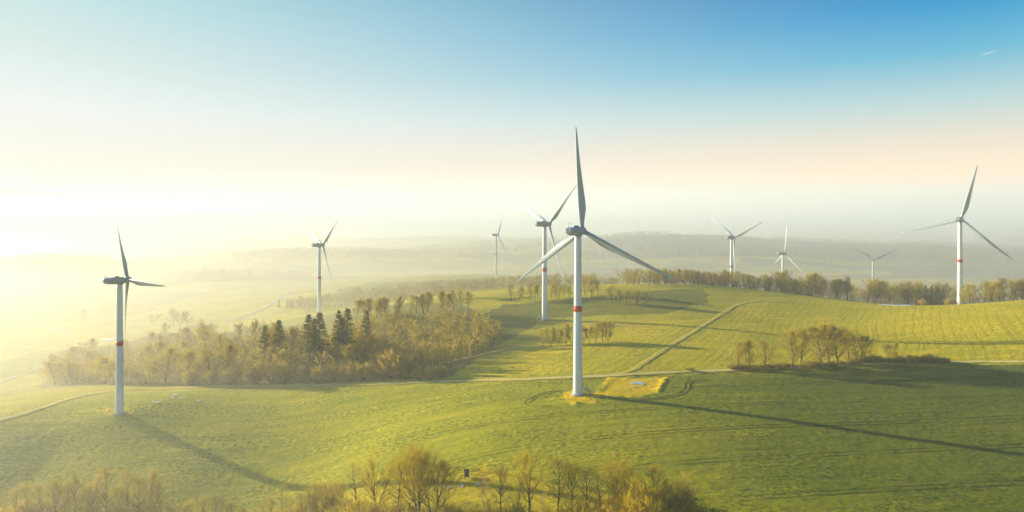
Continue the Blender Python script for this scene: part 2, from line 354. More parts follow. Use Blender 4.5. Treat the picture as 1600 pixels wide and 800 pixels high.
def build_ground():
    az = np.concatenate([np.linspace(-180, -60, 60)[:-1], np.linspace(-60, -44, 60)[:-1], np.linspace(-44, 44, 1000)[:-1], np.linspace(44, 60, 60)[:-1], np.linspace(60, 180, 61)[:-1]])
    r = [15.]
    while r[-1] < 100: r.append(r[-1]*1.02)
    while r[-1] < 700: r.append(r[-1]*1.0036)
    while r[-1] < 3500: r.append(r[-1]*1.0075)
    while r[-1] < 42000: r.append(r[-1]*1.035)
    r = np.array(r); A = np.radians(az)
    X = np.outer(r, np.sin(A)).ravel(); Y = np.outer(r, np.cos(A)).ravel()
    Z = H(X, Y); D = np.hypot(X, Y)
    jx = X+(fbm(X/6, Y/6, 3)-.5)*7; jy = Y+(fbm(X/6+50, Y/6, 3)-.5)*7
    # small relief of the turf
    Z = Z+(fbm(X/2.2, Y/2.2, 2)-.5)*.24*(1-sstep(500, 900, D))
    n = len(X)
    tint = np.zeros((n, 4), np.float32); tint[:, 3] = 1; mask = np.zeros((n, 4), np.float32); mask[:, 3] = 1
    def setc(m, c): tint[m, :3] = c
    meadow = np.array((.50, .43, .02)); fieldA = np.array((.445, .425, .006)); fieldB = np.array((.62, .50, .006))
    ochre = np.array((.60, .44, .02)); dark = np.array((.25, .24, .025))
    tint[:, :3] = meadow
    # far patchwork of fields, meadow and wood floor
    wx, wy = X+(fbm(X/160, Y/160, 3)-.5)*260+Y*.25, Y+(fbm(X/160+9, Y/160, 3)-.5)*200-X*.15
    cell = vnoise(np.floor(wx/300)+.5, np.floor(wy/150)+.5)
    pal = np.array([(.46, .43, .03), (.54, .47, .035), (.36, .37, .03), (.60, .50, .04), (.24, .22, .05)])
    fm = D > 560
    ci = np.clip((cell*5).astype(int), 0, 4)
    tint[fm, :3] = pal[ci[fm]]
    ridge = (np.abs(Y-1900) < 560) & (X/np.maximum(Y, 1)+(fbm(X/260, Y/260+7, 3)-.5)*.7 > .05) & (fbm(X/300+2, Y/120, 3) > .40)
    setc(ridge, (.20, .19, .11))
    roadY = np.interp(X, road[:, 0], road[:, 1])
    a = (Y < roadY) & (D < 420)
    setc(a, fieldA)
    # right part of the near field is greener and a bit darker
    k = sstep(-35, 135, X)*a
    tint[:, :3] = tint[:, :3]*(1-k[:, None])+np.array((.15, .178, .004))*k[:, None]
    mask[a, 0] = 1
    bpoly = gpts([(835, 588), (1000, 578), (1165, 470), (1250, 463), (1340, 473), (1480, 478), (1600, 470), (1750, 462), (1900, 470), (1750, 564), (1450, 561), (1300, 567), (1060, 578)])
    bl = gpts([(690, 592), (730, 570), (800, 545), (960, 505), (1100, 500), (1155, 477), (1010, 565), (960, 584)])
    b = (in_poly(X, Y, bpoly) | in_poly(X, Y, bl)) & ~a
    setc(b, fieldB); mask[b, 1] = 1
    setc(in_poly(jx, jy, gpts([(640, 500), (735, 464), (780, 461), (860, 468), (850, 478), (760, 482), (700, 500)])) & ~a, (.56, .46, .012))
    setc(in_poly(jx, jy, gpts([(730, 500), (790, 476), (980, 458), (1100, 450), (1110, 470), (1040, 490), (850, 498), (780, 540), (700, 560)])) & ~a, dark)  # shade on the slope facing away from the sun, painted into the tint
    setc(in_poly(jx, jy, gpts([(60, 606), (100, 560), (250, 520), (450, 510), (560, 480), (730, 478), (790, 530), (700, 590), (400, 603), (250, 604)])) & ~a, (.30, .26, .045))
    setc(in_poly(jx, jy, gpts([(820, 500), (900, 501), (1050, 508), (1000, 513), (900, 512)])), ochre)
    m2 = in_poly(jx, jy, gpts([(-40, 790), (250, 800), (380, 795), (500, 772), (620, 752), (690, 741), (770, 733), (860, 752), (1000, 778), (1100, 792), (1110, 880), (-40, 880)])) & a
    setc(m2, (.56, .45, .012)); mask[m2, 0] = 0
    pad = in_poly(jx, jy, gpts([(932, 612), (952, 591), (1042, 588), (1032, 611), (1000, 619), (930, 619)])) | in_poly(jx, jy, gpts([(866, 623), (880, 615), (905, 610), (932, 617), (925, 627), (895, 630)]))
    pad |= in_poly(jx, jy, gpts([(150, 645), (165, 640), (205, 638), (205, 647), (170, 649)]))
    setc(pad, (.78, .54, .006)); mask[pad, 0] = 0
    # grassy verges beside the tracks
    for P, wd in ((road, 4.2), (track, 4.5)):
        d2 = np.full(n, 1e9); near = D < 650
        xs, ys = jx[near], jy[near]; dd = np.full(len(xs), 1e9)
        for i in range(len(P)-1):
            ax, ay = P[i, :2]; dx, dy = P[i+1, :2]-P[i, :2]
            t = np.clip(((xs-ax)*dx+(ys-ay)*dy)/(dx*dx+dy*dy), 0, 1)
            dd = np.minimum(dd, (xs-ax-t*dx)**2+(ys-ay-t*dy)**2)
        d2[near] = dd; v = d2 < wd*wd
        setc(v, (.52, .44, .02)); mask[v, :2] = 0
    na, nr = len(az), len(r)
    i, j = np.meshgrid(np.arange(nr-1), np.arange(na), indexing='ij'); j2 = (j+1) % na
    Q = np.stack([i*na+j, (i+1)*na+j, (i+1)*na+j2, i*na+j2], -1).reshape(-1, 4)[:, ::-1]
    c0 = len(X)
    V = np.stack([X, Y, Z], 1); V = np.vstack([V, [0, 0, float(H(0, 15)[0])]])
    T = np.stack([np.full(na, c0), np.arange(na), (np.arange(na)+1) % na], 1)[:, ::-1]
    me = mesh_np('ground', V, Q, T, smooth=True)
    for nm, arr in (('tint', tint), ('mask', mask)):
        at = me.attributes.new(nm, 'FLOAT_COLOR', 'POINT')
        at.data.foreach_set('color', np.vstack([arr, arr[:1]]).ravel())
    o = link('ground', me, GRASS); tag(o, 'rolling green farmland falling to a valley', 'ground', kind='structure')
build_ground()

# mountains on the horizon
def build_mountains():
    na = 700; az = np.radians(np.linspace(-70, 70, na))
    rows = np.linspace(-1, 1, 41)
    px = 800+F*np.tan(np.clip(az, -1.1, 1.1))
    top = np.interp(px, [-900, -200, 0, 130, 300, 480, 700, 900, 1100, 1290, 1400, 1520, 1620, 1800, 2600], [306, 300, 297, 303, 306, 312, 321, 322, 319, 317, 319, 312, 315, 308, 306])
    top = top+(fbm(az*14, az*0+4, 4)-.5)*9
    Dm = 15500
    hz = (HY-top)/F*Dm*np.cos(az)/np.cos(az)+CAM_Z
    X = []; Y = []; Z = []
    for t in rows:
        d = Dm+t*2600
        f = np.exp(-(t*1.55)**2)
        z = -110+(hz+110)*f*(1+(fbm(az*60+t*3, az*0+t*5, 4)-.5)*.35*abs(t))
        X.append(d*np.tan(np.clip(az, -1.2, 1.2))); Y.append(np.full(na, d)); Z.append(z)
    X, Y, Z = (np.concatenate(v) for v in (X, Y, Z))
    i, j = np.meshgrid(np.arange(len(rows)-1), np.arange(na-1), indexing='ij')
    Q = np.stack([i*na+j, i*na+j+1, (i+1)*na+j+1, (i+1)*na+j], -1).reshape(-1, 4)
    o = link('mountains', mesh_np('mountains', np.stack([X, Y, Z], 1), Q, smooth=True), plain_mat('hazed_mountain', (.10, .14, .18), (.17, .21, .24), .003, .95))  # blue of the distance haze painted into the base colour
    tag(o, 'faint mountain range along the horizon', 'mountains', kind='structure')
build_mountains()

# ------------------------------------------------------------------ roads, tracks, puddles
def smooth_line(P, step=1.5):
    P = np.asarray(P)[:, :2]; out = []
    for i in range(len(P)-1):
        p0 = P[max(i-1, 0)]; p1 = P[i]; p2 = P[i+1]; p3 = P[min(i+2, len(P)-1)]
        n = max(2, int(np.linalg.norm(p2-p1)/step))
        for k in range(n):
            t = k/n
            out.append(.5*((2*p1)+(-p0+p2)*t+(2*p0-5*p1+4*p2-p3)*t*t+(-p0+3*p1-3*p2+p3)*t**3))
    out.append(P[-1]); return np.array(out)
def ribbon(name, P, width, mat, label, lift=.30, jit=.25, seed=0, step=1.2, kind='structure', cat=None):
    L = smooth_line(P, step); n = len(L)
    d = np.gradient(L, axis=0); d /= np.linalg.norm(d, axis=1)[:, None]+1e-9
    nrm = np.stack([-d[:, 1], d[:, 0]], 1); k = 7
    rg = np.random.RandomState(seed); V = []; U = []
    s = np.cumsum(np.r_[0, np.linalg.norm(np.diff(L, axis=0), axis=1)])
    for j in range(k):
        a = j/(k-1)
        e = (fbm(s/5+seed*7+j*.1, s*0+a*3, 3)-.5)*2*jit*width*abs(2*a-1)
        off = (a-.5)*width+e*np.sign(a-.5)
        q = L+nrm*off[:, None]
        V.append(q); U.append(np.full(n, a))
    V = np.stack(V, 1).reshape(-1, 2); U = np.stack(U, 1).ravel()
    z = H(V[:, 0], V[:, 1])+lift-.16*(np.abs(2*U-1) > .99)
    i, j = np.meshgrid(np.arange(n-1), np.arange(k-1), indexing='ij')
    Q = np.stack([i*k+j, i*k+j+1, (i+1)*k+j+1, (i+1)*k+j], -1).reshape(-1, 4)[:, ::-1]
    me = mesh_np(name, np.column_stack([V, z]), Q, smooth=True)
    at = me.attributes.new('across', 'FLOAT_COLOR', 'POINT')
    at.data.foreach_set('color', np.stack([U, U*0, U*0, U*0+1], 1).astype(np.float32).ravel())
    return tag(link(name, me, mat), label, cat or 'road', kind=kind)
ribbon('dirt_road', road, 4.2, M_ROAD, 'pale dirt road running along the far edge of the near field', seed=1, lift=.32)
ribbon('field_track', track, 3.6, M_TRACK, 'two rut dirt track climbing from the road to the hill crest', seed=2, lift=.22)
ribbon('grass_path', gpts([(688, 568), (735, 558), (775, 549), (812, 543), (845, 541)]), 4.5, M_ROAD, 'pale path along the edge of the valley wood', seed=3, lift=.22)
ribbon('valley_road', gpts([(350, 503), (385, 493), (410, 483), (438, 467), (448, 460), (456, 455)]), 5.0, M_PALE, 'narrow pale road crossing the valley meadow', seed=4, lift=.5, jit=.1, step=4)
ribbon('valley_path', gpts([(-40, 609), (0, 597), (35, 585), (72, 572)]), 3.4, M_PALE, 'pale path between the left field and the valley wood', seed=5, lift=.3)
ribbon('meadow_path', gpts([(48, 508), (70, 513), (95, 519), (112, 523)]), 5, M_PALE, 'short pale path in the hazy valley meadow', seed=6, lift=.4, step=3)
def ruts(pl, label, seed):
    P = smooth_line(gpts(pl), 1.5); d = np.gradient(P, axis=0); d /= np.linalg.norm(d, axis=1)[:, None]+1e-9
    nr = np.stack([-d[:, 1], d[:, 0]], 1)
    for s in (-1, 1): ribbon('wheel_rut', P+nr*s*1.0, .55, M_RUT, label, lift=.13, seed=seed+s, cat='track', jit=.4)
ruts([(875, 610), (845, 617), (828, 625), (824, 631), (840, 635), (862, 635)], 'tyre marks curving in the grass left of the tallest turbine', 20)
ruts([(1110, 594), (1085, 595), (1074, 600), (1072, 608), (1060, 616), (1035, 622), (1000, 625)], 'tyre marks curving in the grass right of the ditch', 30)

def blob(name, px, py, wx, wy, mat, label, seed, kind='structure', lift=.22, cat='puddle'):
    x, y, z = ground_at(px, py); k = 26; rg = np.random.RandomState(seed)
    ph = rg.rand(4)*6; V = [(x, y, z+lift)]
    for i in range(k):
        t = 2*math.pi*i/k; r = 1+.28*math.sin(2*t+ph[0])+.2*math.sin(3*t+ph[1])+.12*math.sin(5*t+ph[2])
        V.append((x+wx*r*math.cos(t), y+wy*r*math.sin(t), z+lift))
    me = bpy.data.meshes.new(name); me.from_pydata(V, [], [(0, i+1, (i+1) % k+1) for i in range(k)]); me.update()
    return tag(link(name, me, mat), label, cat, kind=kind)
blob('puddle', 996, 599, 2.3, 2.3, M_WATER, 'long bright puddle in the yellow ditch beside the tallest turbine', 1)
blob('puddle', 991, 604.5, 1.0, .7, M_WATER, 'small puddle just before the long bright one', 2)
for k, (a, b, wx) in enumerate([(274, 617, 1.7), (283, 622, 1.5), (268, 621, 1.0), (247, 629, 1.1), (310, 626, 1.1), (240, 628, .9)]):
    blob('puddle', a, b, wx, .8, M_WATER, 'small bright puddle in the hazy field right of the leftmost turbine', 10+k)['group'] = 'puddles in the left field'
for k, (a, b, wx) in enumerate([(698, 763, .5), (705, 762, .6), (722, 760, .6), (746, 757.5, .5)]):
    blob('puddle', a, b, wx, .9, M_WATER, 'tiny bright puddle in the yellow meadow below the hunting hide', 30+k)['group'] = 'puddles in the bottom meadow'
blob('puddle', 1400, 478, 9, 3.2, M_WATER, 'thin white ice strip on the crest of the upper field', 40, lift=.5)  # ice strip, drawn as a flat water patch
blob('puddle', 172, 531, 6, 5, M_WATER, 'pale pond glinting behind the leftmost tower', 41, lift=.6)
blob('puddle', 438, 467, 4, 4, M_WATER, 'bright puddle on the narrow valley road', 42, lift=.9)

# ------------------------------------------------------------------ wind turbines
def ring_xy(r, z, k=40): return [(r*math.cos(2*math.pi*i/k), r*math.sin(2*math.pi*i/k), z) for i in range(k)]
def make_blade(L, name='blade'):
    mb = MB(); rings = []; k = 20
    n = 34
    for i in range(n+1):
        t = (i/n)**1.15; r = 1.0+t*(L-1.0)
        chord = np.interp(t, [0, .04, .12, .2, .3, .5, .7, .85, .95, .985, 1], [1.7, 1.75, 2.6, 3.25, 3.05, 2.25, 1.55, 1.1, .72, .42, .10])
        thick = np.interp(t, [0, .04, .12, .2, .3, .5, .7, 1], [1.0, .98, .56, .36, .28, .21, .17, .14])*chord
        tw = R(np.interp(t, [0, .15, .3, .5, .75, 1], [20, 17, 10, 5.5, 2, 0])+3)
        circ = 1-min(1, max(0, (t-.04)/.14))
        le = .5*circ+.30*(1-circ)
        pts = []
        for j in range(k):
            a = 2*math.pi*j/k; u = .5*(1-math.cos(a))
            c = (u-le)*chord
            h = math.sin(a)*.5*thick
            if circ < 1:
                af = 2.6*(math.sqrt(max(u, 0))*.2969-.126*u-.3516*u*u+.2843*u**3-.1036*u**4)/.2
                h = (circ*h)+(1-circ)*math.copysign(af*.385*thick*1.0, math.sin(a)) if abs(math.sin(a)) > 1e-6 else circ*h
            # blade frame: radial = z, chord along x, axis (wind) along y
            x = c*math.cos(tw)-h*math.sin(tw); y = c*math.sin(tw)+h*math.cos(tw)
            y += 2.3*t*t+ .02*r
            pts.append((x, y, r))
        rings.append(pts)
    mb.loft(rings); return mb.mesh(name, True)
def make_nacelle():
    # local: +y points to the rotor, tower axis at the origin, z = 0 the tower top
    st = [(-7.7, 1.2, 2.0, 2.7), (-7.45, 1.45, 1.0, 3.0), (-6.3, 1.6, .35, 3.25), (-4, 1.68, .0, 3.4), (0, 1.7, -.06, 3.42), (1.7, 1.62, .0, 3.34), (2.35, 1.25, .35, 3.0)]
    rings = []
    for y, w, z0, z1 in st:
        c = .30*min(w, (z1-z0)/2)
        rings.append([(w, y, z0+c*1.4), (w, y, z1-c), (w-c, y, z1), (-w+c, y, z1), (-w, y, z1-c), (-w, y, z0+c*1.4), (-w+c*1.5, y, z0), (w-c*1.5, y, z0)])
    mb = MB().loft(rings); return mb.mesh('nacelle')
def make_turbine(px, py, D, hub_y, L, yaw, azim, label, detail, size=1.):
    x = (px-800)/F*D; y = D; z = float(H(x, y)[0])
    hub = (CAM_Z-(hub_y-HY)/F*D-z)/size; L = L/size
    TH = hub-1.75                                     # tower height
    root = bpy.data.objects.new('wind_turbine', None); C.objects.link(root); root.location = (x, y, z); root.empty_display_size = 3; root.scale = (size,)*3
    tag(root, label, 'wind turbine', 'wind turbines of the wind farm')
    r0, r1 = 1.98, 1.32
    prof = lambda h: np.interp(h/TH, [0, .12, .45, 1], [r0, r0*.93, (r0+r1)/2*.99, r1])
    zb = TH*.54
    def tower_piece(za, zc, off, k=48):
        hs = np.linspace(za, zc, max(2, int((zc-za)/2.5)))
        return [ring_xy(prof(h)+off, h, k) for h in hs]
    tw = link('tower', MB().loft(tower_piece(-2.5, TH, 0)).mesh('tower', False), M_WHITE, root)
    for p in tw.data.polygons: p.use_smooth = len(p.vertices) == 4
    bd = MB().loft(tower_piece(zb-1.15, zb+1.15, .012)).mesh('red_band')
    for p in bd.polygons: p.use_smooth = len(p.vertices) == 4
    link('red_band', bd, M_RED, root)
    for h in (TH*.27, TH*.42, TH*.69):
        fl = MB().loft([ring_xy(prof(h)+.018, h-.13), ring_xy(prof(h)+.05, h-.09), ring_xy(prof(h)+.05, h+.09), ring_xy(prof(h)+.018, h+.13)])
        link('flange', fl.mesh('flange'), M_WHITE, tw)
    link('foundation', MB().loft([ring_xy(2.9, -2.5), ring_xy(2.8, .18), ring_xy(2.55, .34), ring_xy(2.0, .36)]).mesh('foundation'), M_CONC, root)
    head = R(-yaw)                                    # rotation about z: local +y -> bearing yaw
    na = link('nacelle', make_nacelle(), M_BLADE, root, (0, 0, TH)); na.rotation_euler = (0, 0, head)
    link('seam', MB().loft([[(1.70, -6.2, 1.9), (1.73, -6.2, 1.98), (1.73, 1.9, .72), (1.70, 1.9, .62)], [(1.5, -6.2, 1.9), (1.5, -6.2, 1.98), (1.5, 1.9, .72), (1.5, 1.9, .62)]]).mesh('seam'), M_DARK, na)
    link('seam', MB().loft([[(-1.70, -6.2, 1.9), (-1.73, -6.2, 1.98), (-1.73, 1.9, .72), (-1.70, 1.9, .62)], [(-1.5, -6.2, 1.9), (-1.5, -6.2, 1.98), (-1.5, 1.9, .72), (-1.5, 1.9, .62)]]).mesh('seam'), M_DARK, na)
    link('yaw_collar', MB().loft([ring_xy(r1+.12, -.5), ring_xy(r1+.2, .1)]).mesh('yaw_collar'), M_BLADE, na)
    link('roof_vent', MB().loft([[(.75, -2.0, 3.3), (-.75, -2.0, 3.3), (-.75, -.5, 3.3), (.75, -.5, 3.3)], [(.75, -2.0, 3.72), (-.75, -2.0, 3.72), (-.75, -.5, 3.72), (.75, -.5, 3.72)], [(.55, -1.8, 3.9), (-.55, -1.8, 3.9), (-.55, -.7, 3.9), (.55, -.7, 3.9)]]).mesh('roof_vent'), M_DARK, na)
    mst = MB().tube((.9, -6.5, 3.1), (.9, -6.5, 4.9), .06).tube((-.9, -6.5, 3.1), (-.9, -6.5, 4.9), .06).tube((-.9, -6.5, 4.75), (.9, -6.5, 4.75), .05).tube((0, -6.5, 4.75), (0, -6.5, 5.3), .05).box((0, -6.5, 5.3), (.35, .12, .12))
    link('weather_mast', mst.mesh('weather_mast'), M_GREYSTEEL, na)
    for s in (-1, 1):
        lm = MB().tube((s*1.15, -5.9, 3.15), (s*1.15, -5.9, 3.6), .12).tube((s*1.15, -5.9, 3.6), (s*1.15, -5.9, 4.05), .26, .2, 10)
        link('warning_light', lm.mesh('warning_light'), M_LAMP, na)
    # rotor
    hubo = bpy.data.objects.new('hub', None)
    prof_h = [(-1.25, 1.05), (-1.2, 1.3), (-.4, 1.55), (.5, 1.55), (1.2, 1.3), (1.7, .85), (1.95, .35), (2.0, .05)]
    hm = MB().loft([[(r*math.cos(2*math.pi*i/28), yy, r*math.sin(2*math.pi*i/28)) for i in range(28)] for yy, r in prof_h])
    for k in range(3):
        a = R(120*k); d = Vector((math.sin(a), 0, math.cos(a)))
        hm.tube(d*.9, d*1.72, 1.02, .93, 20)
    me = hm.mesh('hub', True); hubo.data if hubo.data else None
    bpy.data.objects.remove(hubo)
    hubo = link('hub', me, M_BLADE, root)
    tilt = R(4.5)
    from mathutils import Matrix
    Mh = Matrix.Translation((0, 0, TH)) @ Matrix.Rotation(head, 4, 'Z') @ Matrix.Translation((0, 3.75, 1.75)) @ Matrix.Rotation(tilt, 4, 'X') @ Matrix.Rotation(R(azim), 4, 'Y')
    hubo.matrix_local = Mh
    bm_ = make_blade(L)
    for k in range(3):
        b = link('blade', bm_, M_BLADE, root)
        b.matrix_local = Mh @ Matrix.Rotation(R(120*k), 4, 'Y')
    # door and stairs on the side of the tower
    if detail:
        sa = R(detail)                                # bearing of the stairs
        dx, dy = math.sin(sa), math.cos(sa); rot = Matrix.Rotation(-sa, 3, 'Z')
        P = lambda a, o, h: (dx*o+dy*a, dy*o-dx*a, h)  # a sideways, o outwards
        link('door', MB().box(P(0, prof(3)+.0, 3.75), (1.0, .16, 2.1), rot).mesh('door'), M_GREYSTEEL, root)
        sm_ = MB().box(P(0, r0+.75, 2.55), (1.3, 1.5, .12), rot)
        for i in range(9): sm_.box(P(0, r0+1.6+i*.27, 2.35-i*.27), (1.1, .3, .05), rot)
        for s in (-.6, .6): sm_.tube(P(s, r0+1.4, 2.5), P(s, r0+4.0, -.05), .09, k=4)
        so = link('staircase', sm_.mesh('staircase'), M_GREYSTEEL, root)
        hr = MB()
        for s in (-.62, .62):
            hr.tube(P(s, r0+1.4, 3.55), P(s, r0+3.9, 1.0), .05, k=6); hr.tube(P(s, r0+.1, 3.55), P(s, r0+1.4, 3.55), .05, k=6)
            for (o, h0, h1) in ((1.4, 2.5, 3.55), (2.6, 1.3, 2.35), (3.9, 0, 1.0)): hr.tube(P(s, r0+o, h0), P(s, r0+o, h1), .05, k=6)
            for o, h in ((.7, 0), (1.35, 0)): hr.tube(P(s, r0+o, 2.0 if o < 1 else -.3), P(s, r0+o, 2.5), .07, k=6)
        link('handrail', hr.mesh('handrail'), M_GREYSTEEL, so)
    return root
make_turbine(903, 618, 252, 361, 42, 34, -4, 'largest wind turbine, in the middle of the near green field with long shadow', 100)
make_turbine(187, 642, 275, 438, 34, 41, -29, 'wind turbine seen side on in the hazy field at far left', -100, .84)
make_turbine(851, 500, 433, 350, 39, 55, 47, 'wind turbine standing behind the largest one, on the dark slope', -90)
make_turbine(499, 490, 607, 383, 36, 45, 47, 'wind turbine rising behind the dark conifers of the valley wood', 0)
make_turbine(775, 430, 1032, 367, 39, 58, 24, 'small pale turbine far away in the haze left of the centre pair', 0)
make_turbine(1143, 470, 673, 371, 38.4, 57, 64, 'turbine behind the tree row, with two blades raised and one down along its tower', 0)
make_turbine(1223, 470, 867, 396, 39, 83, 5, 'small distant turbine with one blade straight up, second of the three beyond the crest', 0)
make_turbine(1364, 470, 1020, 406, 37, 38, 62, 'smallest turbine far behind the crest, two blades raised like a V', 0)
make_turbine(1500, 480, 468, 343, 41, 46, 14, 'tall turbine at far right beside the bare tree group on the crest', 95)

# ------------------------------------------------------------------ trees
def tubes(segs, k, rg):
    """many separate tapered tubes (k>=3) or flat ribbons (k=2)"""
    S = np.array([(*a, *b, r0, r1) for a, b, r0, r1 in segs], float)
    p, q, r0, r1 = S[:, :3], S[:, 3:6], S[:, 6], S[:, 7]
    d = q-p; d /= np.linalg.norm(d, axis=1)[:, None]+1e-9
    ref = np.where(np.abs(d[:, 2:3]) > .9, [[1., 0, 0]], [[0, 0, 1.]])
    if k == 2: ref = rg.randn(len(d), 3)
    a = np.cross(d, ref); a /= np.linalg.norm(a, axis=1)[:, None]+1e-9; b = np.cross(d, a)
    if k == 2:
        V = np.stack([p-a*r0[:, None], p+a*r0[:, None], q+a*r1[:, None], q-a*r1[:, None]], 1).reshape(-1, 3)
        return V, np.arange(len(V)).reshape(-1, 4)
    rings = []
    for c, r in ((p, r0), (q, r1)):
        for i in range(k):
            t = 2*math.pi*i/k; rings.append(c+(a*math.cos(t)+b*math.sin(t))*r[:, None])
    V = np.stack(rings, 1).reshape(-1, 3)
    base = np.arange(len(p))[:, None]*2*k
    Q = np.concatenate([np.stack([base[:, 0]+i, base[:, 0]+(i+1) % k, base[:, 0]+k+(i+1) % k, base[:, 0]+k+i], 1) for i in range(k)])
    return V, Q
def joinVQ(parts):
    V = []; Q = []; n = 0
    for v, q in parts: V.append(v); Q.append(q+n); n += len(v)
    return np.vstack(V), np.vstack(Q)
def rdir(rg, d, ang):
    d = d/np.linalg.norm(d); r = rg.randn(3); r -= d*np.dot(r, d); r /= np.linalg.norm(r)+1e-9
    return d*math.cos(ang)+r*math.sin(ang)
def gen_tree(seed, Ht=15., W=8., stems=1, h0=.3, nl=16, n2=7, n3=6, n4=3, tw=.022, upw=.35, elev=(35, 65), rs=.021):
    rg = np.random.RandomState(seed); big = []; med = []; fine = []
    for s in range(stems):
        az0 = 2*math.pi*(s+rg.rand()*.6)/stems; lean = (rg.uniform(.1, .28) if stems > 1 else rg.uniform(0, .06))
        hs = Ht*(rg.uniform(.8, 1) if stems > 1 else 1)
        p = np.array([math.cos(az0), math.sin(az0), 0])*(.22*(stems > 1)); p[2] = -.4
        d = np.array([math.cos(az0)*lean, math.sin(az0)*lean, 1.]); pts = [p]; n = 10
        for i in range(n):
            d = d+rg.randn(3)*[.07, .07, 0]; d /= np.linalg.norm(d); p = p+d*hs*.97/n; pts.append(p)
        pts = np.array(pts); rb = rs*Ht*(1 if stems == 1 else .68)
        rad = lambda t: rb*(1.25 if t < .03 else 1)*(1-t)**.8+.012
        for i in range(n): big.append((pts[i], pts[i+1], rad(i/n), rad((i+1)/n)))
        nls = max(6, int(nl/(stems**.6)))
        for i in range(nls):
            t = h0+(.99-h0)*(i+rg.rand())/nls
            f = t*n; k = min(int(f), n-1); pos = pts[k]+(pts[k+1]-pts[k])*(f-k)
            rel = (t-h0)/(1-h0); w = W/2*max(.12, math.sin(math.pi*(rel*.78+.20)))**.75
            el = R(np.interp(rel, [0, 1], elev)+rg.uniform(-10, 10)); az = 2.4*i+rg.uniform(-.6, .6)+s
            if stems > 1 and rg.rand() < .6: az = az0+rg.uniform(-1.2, 1.2)
            Ll = min(w/math.cos(el), (1.04-t)*Ht*1.0+1.2)*rg.uniform(.75, 1.15)
            dd = np.array([math.cos(az)*math.cos(el), math.sin(az)*math.cos(el), math.sin(el)])
            q = pos; lp = [q]; ns = 5
            for j in range(ns):
                dd = dd+rg.randn(3)*.14+[0, 0, upw*.22]; dd /= np.linalg.norm(dd); q = q+dd*Ll/ns; lp.append(q)
            rl = max(.035, rad(t)*.55)
            for j in range(ns): big.append((lp[j], lp[j+1], rl*(1-j/ns)+.012, rl*(1-(j+1)/ns)+.012))
            for j in range(n2):
                g = rg.uniform(.2, 1.)*ns; k = min(int(g), ns-1); b0 = lp[k]+(lp[k+1]-lp[k])*(g-k)
                bd = rdir(rg, lp[k+1]-lp[k], rg.uniform(.45, 1.0))+[0, 0, upw]; bd /= np.linalg.norm(bd)
                L2 = max(.9, Ll*rg.uniform(.28, .5)); c = b0; cp = [c]
                for m in range(3):
                    bd = bd+rg.randn(3)*.16+[0, 0, upw*.15]; bd /= np.linalg.norm(bd); c = c+bd*L2/3; cp.append(c)
                for m in range(3): med.append((cp[m], cp[m+1], .03*(1-m/3)+tw*.6, .03*(1-(m+1)/3)+tw*.6))
                for m in range(n3):
                    g = rg.uniform(.15, 1.)*3; k = min(int(g), 2); e0 = cp[k]+(cp[k+1]-cp[k])*(g-k)
                    ed = rdir(rg, cp[k+1]-cp[k], rg.uniform(.3, .95))+[0, 0, upw*.6]; ed /= np.linalg.norm(ed)
                    L3 = rg.uniform(.7, 1.6)*(Ht/15)**.5; e1 = e0+ed*L3
                    fine.append((e0, e1, tw, tw*.5))
                    for u in range(n4):
                        f0 = e0+ed*L3*rg.uniform(.25, .95); fd = rdir(rg, ed, rg.uniform(.3, .8))
                        fine.append((f0, f0+fd*rg.uniform(.3, .8), tw*.75, tw*.35))
    T = tubes(big, 6, rg); Cr = joinVQ([tubes(med, 3, rg), tubes(fine, 2, rg)])
    return T, Cr
def gen_bush(seed, Ht=4., W=5., stems=26, n2=9, n3=5, tw=.02):
    rg = np.random.RandomState(seed); big = []; fine = []
    for s in range(stems):
        az = rg.rand()*6.28; sp = rg.rand()**.7
        d = np.array([math.cos(az)*sp*W/Ht*.75, math.sin(az)*sp*W/Ht*.75, 1.]); L = Ht*rg.uniform(.75, 1.05)*(1-.25*sp); d /= np.linalg.norm(d)
        p = np.array([math.cos(az)*.4*sp, math.sin(az)*.4*sp, -.2]); pts = [p]
        for j in range(5):
            d = d+rg.randn(3)*.1+[0, 0, .06]; d /= np.linalg.norm(d); p = p+d*L/5; pts.append(p)
        for j in range(5): big.append((pts[j], pts[j+1], .05*(1-j/5)+.012, .05*(1-(j+1)/5)+.012))
        for j in range(n2):
            g = rg.uniform(.15, 1.)*5; k = min(int(g), 4); b0 = pts[k]+(pts[k+1]-pts[k])*(g-k)
            bd = rdir(rg, pts[k+1]-pts[k], rg.uniform(.3, .8)); L2 = rg.uniform(.6, 1.4)*Ht/4; b1 = b0+bd*L2
            fine.append((b0, b1, tw*1.2, tw*.7))
            for m in range(n3):
                e0 = b0+bd*L2*rg.uniform(.2, 1); ed = rdir(rg, bd, rg.uniform(.3, .9))+[0, 0, .25]; fine.append((e0, e0+ed*rg.uniform(.3, .75), tw, tw*.5))
    return tubes(big, 4, rg), tubes(fine, 2, rg)
